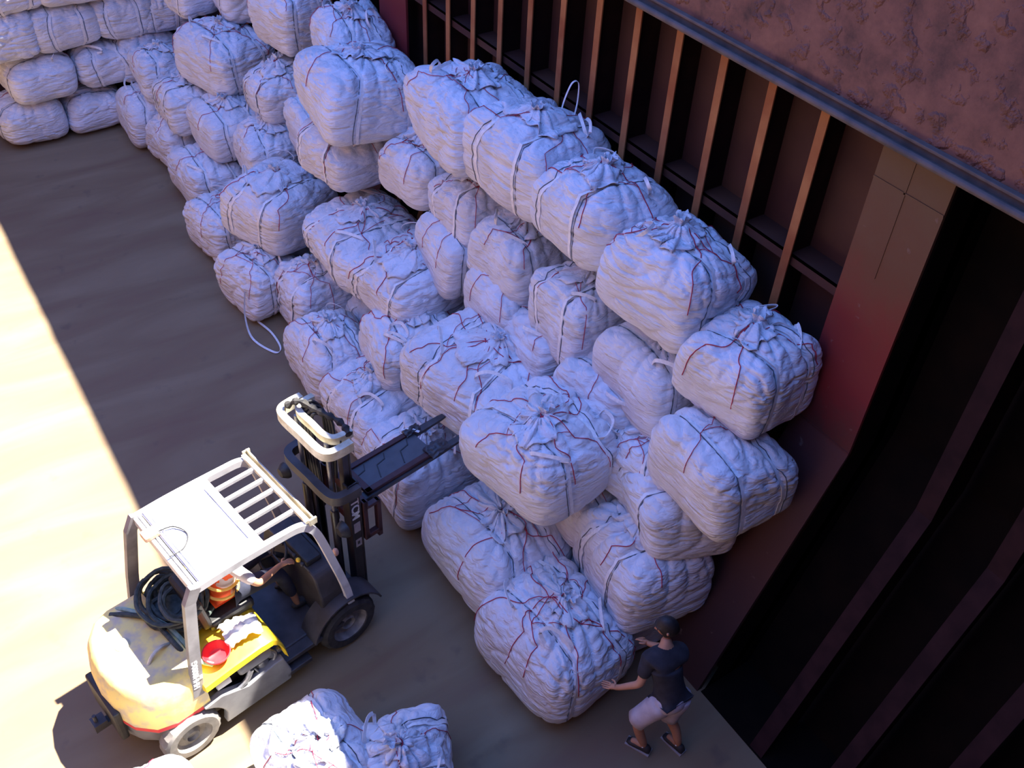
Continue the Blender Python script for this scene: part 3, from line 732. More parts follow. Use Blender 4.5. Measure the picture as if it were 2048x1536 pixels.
for s_ in (-1, 1):
    cyl = MB().lathe([(0, .25), (.04, .25), (.04, 1.6), (.03, 1.62), (0, 1.62)], (1.03, s_*.24, 0), 'z', 16).build('lift_cylinder', MT['mast'], FL, smooth=True)
    MB().lathe([(0, 1.6), (.02, 1.6), (.02, 2.55), (0, 2.55)], (1.03, s_*.24, 0), 'z', 14).build('piston_rod', MT['steel'], cyl, smooth=True)
    MB().tube([(1.12, s_*.12, 2.5), (1.14, s_*.12, 1.3)], .014, 6).build('chain', MT['mast'], FL)
mb = MB()
for k in range(4):
    y = .20 - .05*k
    mb.tube(bez([(1.10, y, 1.5), (1.07, y, 2.3), (1.10, y+.02, 2.62), (1.20, y-.02, 2.66 - .02*k), (1.26, y-.06, 2.45), (1.26, y-.02, 1.7)], 6), .017, 6)
mb.build('hydraulic_hose', MT['black'], FL, smooth=True)
mb = MB(); mb.tube(bez([(1.0, .34, 2.62), (1.08, .24, 2.70), (1.14, .10, 2.67), (1.18, -.05, 2.68), (1.24, -.20, 2.64), (1.22, -.34, 2.62)], 6), [.03 + .012*math.sin(i*1.7) for i in range(31)], 7)
mb.build('hose_bundle', MT['rubber'], FL, smooth=True)
for s_ in (-1, 1):
    hl = MB().lathe([(0, .0), (.05, .0), (.085, .05), (.09, .08), (0, .085)], (.90, s_*.50, 1.62), 'x', 18).build('headlamp', MT['black'], FL, smooth=True)
    MB().ball((.985, s_*.50, 1.62), (.012, .07, .07), 8).build('lens', MT['glass'], hl, smooth='all')
MB().ball((.84, -.50, 1.38), (.03, .035, .05), 8).build('turn_signal', MT['lamp'], FL, smooth='all')
# TCM and stickers on the near outer channel, rotated to read downwards
def ch_mat(z):
    m_ = Matrix((Vector((0, 0, -1)), Vector((1, 0, 0)), Vector((0, -1, 0)))).transposed().to_4x4(); m_.translation = (MX, -.3985, z); return m_
text_mesh('maker_name', 'TCM', .135, MT['white'], FL, ch_mat(1.66))
mb = MB(); mb.box((MX-.035, -.4005, 1.32), (MX+.04, -.3975, 1.46)); mb.build('faded_label', MT['dimwhite'], FL)
mb = MB(); mb.box((MX-.03, -.4005, 1.10), (MX+.04, -.3975, 1.13)); mb.box((MX-.03, -.4005, 1.18), (MX+.04, -.3975, 1.21)); mb.box((MX-.03, -.4005, 1.13), (MX-.01, -.3975, 1.18)); mb.box((MX+.02, -.4005, 1.13), (MX+.04, -.3975, 1.18)); mb.build('warning_label', MT['dimwhite'], FL)
mb = MB(); mb.box((MX-.04, -.4005, .42), (MX+.03, -.3975, .52)); mb.build('faded_label', MT['dimwhite'], FL)
# ---- carriage and fork frame
FZ = 1.60
mb = MB()
mb.box((MX+.09, -.42, FZ-.02), (MX+.14, .30, FZ+.10)); mb.box((MX+.09, -.42, FZ-.46), (MX+.14, .30, FZ-.36))
for y in (-.42, -.12, .24): mb.box((MX+.08, y, FZ-.46), (MX+.13, y+.06, FZ+.10))
mb.box((MX+.14, -.42, FZ-.02), (MX+.28, -.36, FZ+.02)); mb.box((MX+.24, -.42, FZ-.52), (MX+.29, -.36, FZ+.02)); mb.box((MX+.10, -.42, FZ-.46), (MX+.29, -.36, FZ-.40))
mb.build('carriage', MT['mred'], FL, bevel=.006)
for y in (-.27, .10):
    mb = MB(); mb.box((MX+.14, y-.05, FZ-.40), (MX+.18, y+.05, FZ+.02)); 
    mb.loft([[(x, y-w, FZ-.02-t), (x, y+w, FZ-.02-t), (x, y+w, FZ-.02+t2), (x, y-w, FZ-.02+t2)] for x, w, t, t2 in ((MX+.14, .05, .025, .025), (2.3, .045, .022, .022), (2.65, .035, .012, .02), (2.77, .02, .004, .012))])
    mb.build('fork', MT['fork'], FL, bevel=.004)
mb = MB(); mb.box((MX+.22, -.30, FZ+.005), (2.28, -.235, FZ+.05)); mb.box((MX+.22, .07, FZ+.005), (2.28, .13, FZ+.05)); mb.box((MX+.22, -.30, FZ+.005), (MX+.29, .13, FZ+.05))
mb.build('fork_sleeve', MT['mred'], FL, bevel=.005)
pl = MB().box((MX+.27, -.24, FZ+.01), (2.26, .08, FZ+.025)).build('fork_plate', MT['plate'], FL)
mb = MB()
for x in (1.75, 2.05, 1.50): mb.path_beam([(x-.12, -.20, FZ+.028), (x-.05, -.04, FZ+.028), (x+.06, -.02, FZ+.028), (x+.10, .05, FZ+.028)], .006, .012, (0, 0, 1))
mb.build('plate_crease', MT['black'], pl)
# frayed wrapping at the end of the sleeve
def rag(name, c, sx, sy, sz, seed, mat, parent, n=22, label=None, cat=None):
    r = random.Random(seed); vs = []; o = Vector((r.uniform(0, 30), r.uniform(0, 30), 0))
    for i in range(n+1):
        for j in range(n+1):
            u, v = -1 + 2*i/n, -1 + 2*j/n; q = max(0, 1 - (u*u + v*v)*.55)
            w = noise.noise(Vector((u*2 + o.x, v*2 + o.y, 0))); w2 = noise.noise(Vector((u*5 + o.y, v*5 + o.x, 3)))
            vs.append((c[0] + sx*u*(1 + .2*w), c[1] + sy*v*(1 + .2*w2), c[2] + sz*(q + .5*w + .35*w2*q) ))
    fs = [(i*(n+1)+j, (i+1)*(n+1)+j, (i+1)*(n+1)+j+1, i*(n+1)+j+1) for i in range(n) for j in range(n)]
    o_ = MB().add(vs, fs).build(name, mat, parent, smooth='all'); sl = o_.modifiers.new('thickness', 'SOLIDIFY'); sl.thickness = .006
    return o_
rag('sleeve_wrapping', (2.30, -.27, FZ+.045), .13, .09, .05, 4, MT['fork'], FL)
rag('sleeve_wrapping', (2.26, .10, FZ+.045), .10, .05, .04, 9, MT['fork'], FL)
MB().ribbon([(2.17, .16, FZ+.06), (2.24, .12, FZ+.075), (2.30, .02, FZ+.06)], [(1, .4, 0)]*3, [(0, 0, 1)]*3, .03, .006).build('white_tie', MT['strap'], FL)

FM = Matrix.Translation((1.165, 5.985, 0)) @ Matrix.Rotation(math.radians(9.5), 4, 'Z')
def fl(p): return FM @ Vector(p)
# ---- things lying on the truck
bk = empty('red_basin', fl((-.50, -.47, .935)), 0, 'small round red basin on the yellow hood beside the marked post', 'basin')
MB().lathe([(0, .006), (.075, .006), (.085, .012), (.118, .075), (.128, .078), (.128, .07), (.12, .065), (.09, 0), (0, 0)], (0, 0, 0), 'z', 36).build('bowl', MT['red'], bk, smooth=True)
MB().tube([(.125*math.cos(a*PI/16), .125*math.sin(a*PI/16), .078) for a in range(33)], .008, 6, cap=False).build('rim', MT['red'], bk, smooth=True)
w = rag('white_rag', (0, 0, .06), .17, .13, .09, 21, MT['rag'], None); w.location = fl((-.20, -.40, .935)); tag(w, 'crumpled white rag lying on the yellow hood in front of the red basin', 'rag')
rc = empty('rope_coil', fl((-.56, .13, .985)), 0, 'heap of dark coiled rope piled behind the forklift seat', 'rope')
r = random.Random(5)
for k in range(14):
    R1, R2 = r.uniform(.16, .30), r.uniform(.12, .25); ph = r.uniform(0, 6); z0 = .03 + k*.024; tx, ty = r.uniform(-.07, .07), r.uniform(-.12, .12); ti = r.uniform(-.5, .5)
    pts = [Vector((tx + R1*math.cos(a*PI/14 + ph), ty + R2*1.3*math.sin(a*PI/14 + ph), z0 + .05*ti*math.cos(a*PI/14)*2 + .012*math.sin(a*1.3))) for a in range(29)]
    MB().tube(pts, .021, 7, cap=False).build('coil', MT['rope'], rc, smooth=True)
rb = MB().ball((0, 0, .07), (.27, .31, .15), 12).build('core_bundle', MT['rope'], rc, smooth='all')
for nm, lab, mat, pts, rad in (
    ('rope', 'pale green rope running over the counterweight towards the hood', MT['rope2'], [(-1.02, .64, 0.8), (-1.02, .58, 0.98), (-.95, .42, 1.15), (-.84, .22, 1.18), (-.74, .0, 1.18), (-.70, -.22, 1.16), (-.66, -.42, 1), (-.58, -.54, 0.97)], .022),
    ('rope', 'dark green rope beside the pale one, ending in a loop near the basin', MT['rope'], [(-1.05, .44, 1.13), (-.92, .28, 1.18), (-.80, .10, 1.19), (-.78, -.10, 1.19), (-.76, -.30, 1.16), (-.70, -.44, 1.02), (-.64, -.36, 0.975), (-.68, -.22, 1)], .024)):
    o = MB().tube(bez([fl(p) for p in pts], 7), rad, 8).build(nm, mat, None, smooth=True); tag(o, lab, 'rope')
# ------------------------------------------------------------------ people
def skin_body(name, nodes, edges, mat, parent, root, sub=2):
    keys = list(nodes); me = bpy.data.meshes.new(name)
    me.from_pydata([nodes[k][0] for k in keys], [(keys.index(a), keys.index(b)) for a, b in edges], []); me.update()
    o = bpy.data.objects.new(name, me); C.objects.link(o); o.parent = parent
    sm = o.modifiers.new('skin', 'SKIN'); sm.use_smooth_shade = True
    for i, k in enumerate(keys):
        rr = nodes[k][1]; rr = rr if isinstance(rr, tuple) else (rr, rr)
        d = me.skin_vertices[0].data[i]; d.radius = rr; d.use_root = (k == root)
    q = o.modifiers.new('subdivision', 'SUBSURF'); q.levels = sub; q.render_levels = sub
    me.materials.append(mat)
    dg = bpy.context.evaluated_depsgraph_get(); me2 = bpy.data.meshes.new_from_object(o.evaluated_get(dg))
    o.modifiers.clear(); o.data = me2; me2.materials.clear(); me2.materials.append(mat)
    for p in me2.polygons: p.use_smooth = True
    return o

def hand_nodes(nodes, edges, pre, wrist, fwd, side, curl, up):
    """palm and five bent fingers; fwd = direction of the hand, side = thumb side, up = back of the hand"""
    fwd = Vector(fwd).normalized(); side = (Vector(side) - fwd*Vector(side).dot(fwd)).normalized(); up = fwd.cross(side) if up > 0 else side.cross(fwd)
    W = Vector(wrist); palm = W + fwd*.055
    nodes[pre+'palm'] = (tuple(palm), (.030, .016)); edges.append((pre+'w', pre+'palm'))
    for i, (off, ln) in enumerate(((.028, .072), (.010, .080), (-.009, .074), (-.027, .058))):
        base = W + fwd*.092 + side*off
        d1 = (fwd*math.cos(curl*.5) - up*math.sin(curl*.5)); d2 = (fwd*math.cos(curl*1.2) - up*math.sin(curl*1.2)); d3 = (fwd*math.cos(curl*1.9) - up*math.sin(curl*1.9))
        a = base + d1*ln*.42; b = a + d2*ln*.33; c = b + d3*ln*.27
        for k, p, q in (('0', base, .0095), ('1', a, .0088), ('2', b, .008), ('3', c, .0068)): nodes['%sf%d%s' % (pre, i, k)] = (tuple(p), q)
        edges += [(pre+'palm', '%sf%d0' % (pre, i)), ('%sf%d0' % (pre, i), '%sf%d1' % (pre, i)), ('%sf%d1' % (pre, i), '%sf%d2' % (pre, i)), ('%sf%d2' % (pre, i), '%sf%d3' % (pre, i))]
    t0 = W + fwd*.035 + side*.030; t1 = t0 + (fwd*.6 + side*.7)*.035; t2 = t1 + (fwd*.9 + side*.15 - up*.3)*.03
    nodes[pre+'t0'] = (tuple(t0), .012); nodes[pre+'t1'] = (tuple(t1), .0095); nodes[pre+'t2'] = (tuple(t2), .008)
    edges += [(pre+'palm', pre+'t0'), (pre+'t0', pre+'t1'), (pre+'t1', pre+'t2')]

def make_head(parent, c, face, skin_mat, hair_mat, up=(0, 0, 1), cap=None):
    """head as part of the person: skull, jaw, nose, eyes, ears; face = direction"""
    f = Vector(face).normalized(); u = (Vector(up) - f*Vector(up).dot(f)).normalized(); s_ = u.cross(f)
    R = Matrix((f, s_, u)).transposed()
    def W(p): return Vector(c) + R @ Vector(p)
    n = 20; rings = []
    for i in range(1, n):
        ph = PI*i/n; z = -math.cos(ph)*.118; ring = []
        for k in range(2*n):
            a = PI*k/n; x = math.cos(a)*math.sin(ph); y = math.sin(a)*math.sin(ph)
            jaw = max(0, -z/.118)
            xx = x*.098*(1 - .10*jaw if x > 0 else 1 - .45*jaw) + .012*jaw; yy = y*.076*(1 - .30*jaw)
            if x > 0: xx += .026*math.exp(-((y*.076)/.012)**2)*math.exp(-((z+.012)/.022)**2)  # nose
            if x > 0: xx -= .009*math.exp(-((abs(yy)-.031)/.014)**2)*math.exp(-((z-.012)/.013)**2)  # eye sockets
            if x > 0: xx += .006*math.exp(-(yy/.022)**2)*math.exp(-((z+.052)/.010)**2)  # lips
            if x > 0: xx += .008*math.exp(-(yy/.02)**2)*math.exp(-((z+.092)/.014)**2)  # chin
            ring.append(W((xx, yy, z)))
        rings.append(ring)
    return rings, W

def add_head(body, parent, c, face, mat, hair_mat, up=(0, 0, 1), hair='short'):
    rings, W = make_head(parent, c, face, mat, hair_mat, up)
    mb = MB(); mb.loft(rings)
    for sy in (-1, 1): mb.tube([W((-.005, sy*.076, -.02)), W((-.008, sy*.086, .0)), W((-.012, sy*.084, .02))], [.010, .013, .009], 8)
    h = mb.build('head_tmp', mat, None, smooth='all')
    # join the head into the single body mesh
    bm = bmesh.new(); bm.from_mesh(body.data); bm.from_mesh(h.data); bm.to_mesh(body.data); bm.free(); bpy.data.objects.remove(h)
    for p in body.data.polygons: p.use_smooth = True
    for sy in (-1, 1):
        MB().ball(W((.080, sy*.030, .012)), (.011, .011, .011), 6).build('eye', MT['black'], parent, smooth='all')
    # hair cap
    n = 18; rr = []
    for i in range(n//2 - 1, n):
        ph = PI*i/n
        z = -math.cos(ph)*.126
        ring = []
        for k in range(2*n):
            a = PI*k/n; fr = math.cos(a)
            zz = z
            if fr > .35 and z < .055: zz = .055 + (z*.1)
            if fr < .35 and i == n//2 - 1: zz = -.05
            e = 1 + .015*math.sin(11*a + 3*i)
            ring.append(W((fr*math.sin(ph)*.106*e - .002, math.sin(a)*math.sin(ph)*.084*e, zz)))
        rr.append(ring)
    return MB().loft(rr).build('hair' if hair != 'cap' else 'cap', hair_mat, parent, smooth='all'), W

# --- the worker bending at the nearest sack
WK = empty('person', (0, 0, 0), 0, 'worker in dark top and pale shorts leaning on the nearest sack by the rusty wall', 'person')
nd = {'pel': ((4.10, 2.92, .86), (.135, .105)), 'waist': ((4.10, 2.96, .98), (.125, .10)), 'chest': ((4.10, 3.05, 1.18), (.15, .11)), 'ush': ((4.12, 3.12, 1.30), (.10, .08)),
      'neck': ((4.15, 3.16, 1.37), .055), 'nk2': ((4.17, 3.19, 1.43), .052),
      'rs': ((3.97, 3.16, 1.26), .058), 're': ((3.86, 3.10, 1.02), .043), 'rw': ((3.74, 3.24, .87), .029),
      'ls': ((4.27, 3.08, 1.26), .058), 'le': ((4.36, 3.22, 1.02), .043), 'lw': ((4.25, 3.42, .93), .029),
      'rh': ((4.02, 2.93, .80), .095), 'rk': ((3.86, 3.04, .47), .06), 'rc': ((3.88, 2.98, .28), .052), 'ra': ((3.93, 2.93, .09), .038), 'rt': ((3.87, 3.06, .045), (.04, .03)),
      'lh': ((4.18, 2.89, .80), .095), 'lk': ((4.16, 2.92, .46), .06), 'lc': ((4.20, 2.82, .28), .052), 'la': ((4.22, 2.76, .09), .038), 'lt': ((4.20, 2.90, .045), (.04, .03))}
ed = [('pel', 'waist'), ('waist', 'chest'), ('chest', 'ush'), ('ush', 'neck'), ('neck', 'nk2'), ('ush', 'rs'), ('rs', 're'), ('re', 'rw'), ('ush', 'ls'), ('ls', 'le'), ('le', 'lw'),
      ('pel', 'rh'), ('rh', 'rk'), ('rk', 'rc'), ('rc', 'ra'), ('ra', 'rt'), ('pel', 'lh'), ('lh', 'lk'), ('lk', 'lc'), ('lc', 'la'), ('la', 'lt')]
for pre, w, fw, sd_ in (('r', 'rw', (-.45, .75, -.35), (.6, .5, .3)), ('l', 'lw', (-.1, .9, -.3), (-.9, 0, .2))):
    hand_nodes(nd, ed, pre, nd[w][0], fw, sd_, .35, 1)
ed = [tuple('rw' if q == 'rw' else ('lw' if q == 'lw' else q) for q in e) for e in ed]
body = skin_body('body', nd, ed, MT['skin'], WK, 'pel')
hair, W_ = add_head(body, WK, (4.19, 3.225, 1.52), (-.62, .55, -.30), MT['skin'], MT['hair'])
def cloth(name, keys, edges, grow, mat, parent, src, root, extra=None):
    n2 = {k: (src[k][0], tuple(q + grow for q in (src[k][1] if isinstance(src[k][1], tuple) else (src[k][1], src[k][1])))) for k in keys}
    if extra: n2.update(extra)
    return skin_body(name, n2, edges, mat, parent, root)
def lerp(a, b, t): return tuple(a[i] + (b[i]-a[i])*t for i in range(3))
ex = {'nb': ((4.14, 3.15, 1.345), (.075, .07)), 'ra_': (lerp(nd['rs'][0], nd['re'][0], .75), (.062, .062)), 'la_': (lerp(nd['ls'][0], nd['le'][0], .75), (.062, .062))}
cloth('shirt', ['pel', 'waist', 'chest', 'ush', 'rs', 'ls'], [('pel', 'waist'), ('waist', 'chest'), ('chest', 'ush'), ('ush', 'nb'), ('ush', 'rs'), ('rs', 'ra_'), ('ush', 'ls'), ('ls', 'la_')], .032, MT['shirt'], WK, nd, 'waist', ex)
ex = {'rk_': (lerp(nd['rh'][0], nd['rk'][0], .98), (.088, .088)), 'lk_': (lerp(nd['lh'][0], nd['lk'][0], .98), (.088, .088))}
for sd2, hp, kk, q in (('r', 'rh', 'rk', .022), ('l', 'lh', 'lk', .022)):
    A = Vector(nd[hp][0]); Bk = Vector(nd[kk][0]); d = (Bk - A).normalized(); top = A - d*.06
    e1 = d.orthogonal().normalized(); e2 = d.cross(e1); rg = []
    for t_, rad in ((0, .115), (.3, .122), (.6, .108), (.85, .102), (1.0, .104), (1.0, .085)):
        c_ = top.lerp(Bk - d*.01, t_); rg.append([c_ + (e1*math.cos(2*PI*k/20) + e2*math.sin(2*PI*k/20))*rad*(1 + .04*math.sin(5*2*PI*k/20 + t_*4)) for k in range(20)])
    MB().loft(rg).build('shorts_leg', MT['shorts'], WK, smooth='all')
MB().ball((4.10, 2.915, .83), (.185, .145, .135), 12).build('shorts_seat', MT['shorts'], WK, smooth='all')
for a, t in (('ra', 'rt'), ('la', 'lt')):
    A = Vector(nd[a][0]); T = Vector(nd[t][0]); d = (T-A); d.z = 0; d.normalize(); s_ = Vector((-d.y, d.x, 0))
    rings = []
    for q, w, hgt in ((-.07, .030, .07), (-.04, .042, .10), (.02, .043, .10), (.09, .046, .075), (.14, .045, .055), (.175, .03, .04)):
        cpt = Vector((A.x, A.y, 0)) + d*q
        rings.append([cpt + s_*w*math.cos(b) + Vector((0, 0, .004 + max(0, (math.sin(b)+1)/2)*hgt)) for b in [2*PI*k/14 for k in range(14)]])
    sh = MB().loft(rings).build('shoe', MT['shoe'], WK, smooth='all')
    MB().path_beam([Vector((A.x, A.y, .012)) + d*q + s_*.0 for q in (-.075, .18)], .098, .018, s_).build('sole', MT['dimwhite'], sh)
    MB().tube([Vector((A.x, A.y, .105)) + s_*.042, Vector((A.x, A.y, .115)) + d*.03, Vector((A.x, A.y, .105)) - s_*.042], .008, 6).build('lace', MT['white'], sh)

# --- the driver seated under the guard (forklift coordinates)
DR = empty('person', fl((.08, 0, 0)), math.radians(9.5), 'forklift driver in an orange vest with reflective tape, seated under the guard', 'person')
dd = {'pel': ((-.22, -.02, 1.16), (.13, .11)), 'waist': ((-.22, -.02, 1.28), (.115, .10)), 'chest': ((-.16, -.01, 1.48), (.15, .11)), 'ush': ((-.12, 0, 1.60), (.10, .08)), 'neck': ((-.08, .01, 1.67), .055), 'nk2': ((-.06, .01, 1.72), .05),
      'rs': ((-.12, -.19, 1.56), .056), 're': ((.02, -.30, 1.33), .042), 'rw': ((.30, -.22, 1.29), .028),
      'ls': ((-.12, .19, 1.56), .056), 'le': ((.08, .28, 1.36), .042), 'lw': ((.30, .12, 1.32), .028),
      'rh': ((-.10, -.11, 1.15), .09), 'rk': ((.30, -.16, 1.13), .062), 'ra': ((.42, -.16, .62), .042), 'rt': ((.56, -.16, .47), (.04, .03)), 'rf': ((.44, -.16, .47), .035),
      'lh': ((-.10, .11, 1.15), .09), 'lk': ((.30, .15, 1.13), .062), 'la': ((.42, .15, .62), .042), 'lt': ((.56, .15, .47), (.04, .03)), 'lf': ((.44, .15, .47), .035)}
ed = [('pel', 'waist'), ('waist', 'chest'), ('chest', 'ush'), ('ush', 'neck'), ('neck', 'nk2'), ('ush', 'rs'), ('rs', 're'), ('re', 'rw'), ('ush', 'ls'), ('ls', 'le'), ('le', 'lw'),
      ('pel', 'rh'), ('rh', 'rk'), ('rk', 'ra'), ('ra', 'rf'), ('rf', 'rt'), ('pel', 'lh'), ('lh', 'lk'), ('lk', 'la'), ('la', 'lf'), ('lf', 'lt')]
hand_nodes(dd, ed, 'r', dd['rw'][0], (.9, -.1, -.1), (0, 1, .1), .55, 1)
hand_nodes(dd, ed, 'l', dd['lw'][0], (.9, -.3, -.3), (0, -1, .3), .6, -1)
body = skin_body('body', dd, ed, MT['skin'], DR, 'pel')
add_head(body, DR, (-.03, .01, 1.83), (.9, -.05, -.35), MT['skin'], MT['blue'], hair='cap')
cloth('trousers', ['pel', 'rh', 'rk', 'lh', 'lk'], [('pel', 'rh'), ('rh', 'rk'), ('rk', 'ra_'), ('pel', 'lh'), ('lh', 'lk'), ('lk', 'la_')], .016, MT['navy'], DR, dd, 'pel', {'ra_': ((.41, -.16, .66), (.062, .062)), 'la_': ((.41, .15, .66), (.062, .062))})
cloth('shirt', ['waist', 'chest', 'ush', 'rs', 'ls'], [('waist', 'chest'), ('chest', 'ush'), ('ush', 'rs'), ('rs', 're_'), ('ush', 'ls'), ('ls', 'le_')], .010, MT['whiteshirt'], DR, dd, 'chest', {'re_': (lerp(dd['rs'][0], dd['re'][0], .85), (.058, .058)), 'le_': (lerp(dd['ls'][0], dd['le'][0], .85), (.058, .058))})
vest = cloth('vest', ['pel', 'waist', 'chest', 'ush'], [('pel', 'waist'), ('waist', 'chest'), ('chest', 'ush'), ('ush', 'va'), ('ush', 'vb')], .028, MT['orange'], DR, dd, 'waist', {'va': ((-.12, -.13, 1.60), (.07, .07)), 'vb': ((-.12, .13, 1.60), (.07, .07))})
for z0, x0 in ((1.24, -.22), (1.36, -.195)):
    MB().tube([(x0 + .158*math.cos(a*PI/12), -.015 + .172*math.sin(a*PI/12), z0) for a in range(25)], .016, 6, cap=False).build('reflective_band', MT['reflect'], vest, smooth=True)
for a, b in (('rf', 'rt'), ('lf', 'lt')):
    MB().ball(((dd[a][0][0]+dd[b][0][0])/2, dd[a][0][1], .465), (.13, .05, .045), 10).build('shoe', MT['shoe'], DR, smooth='all')
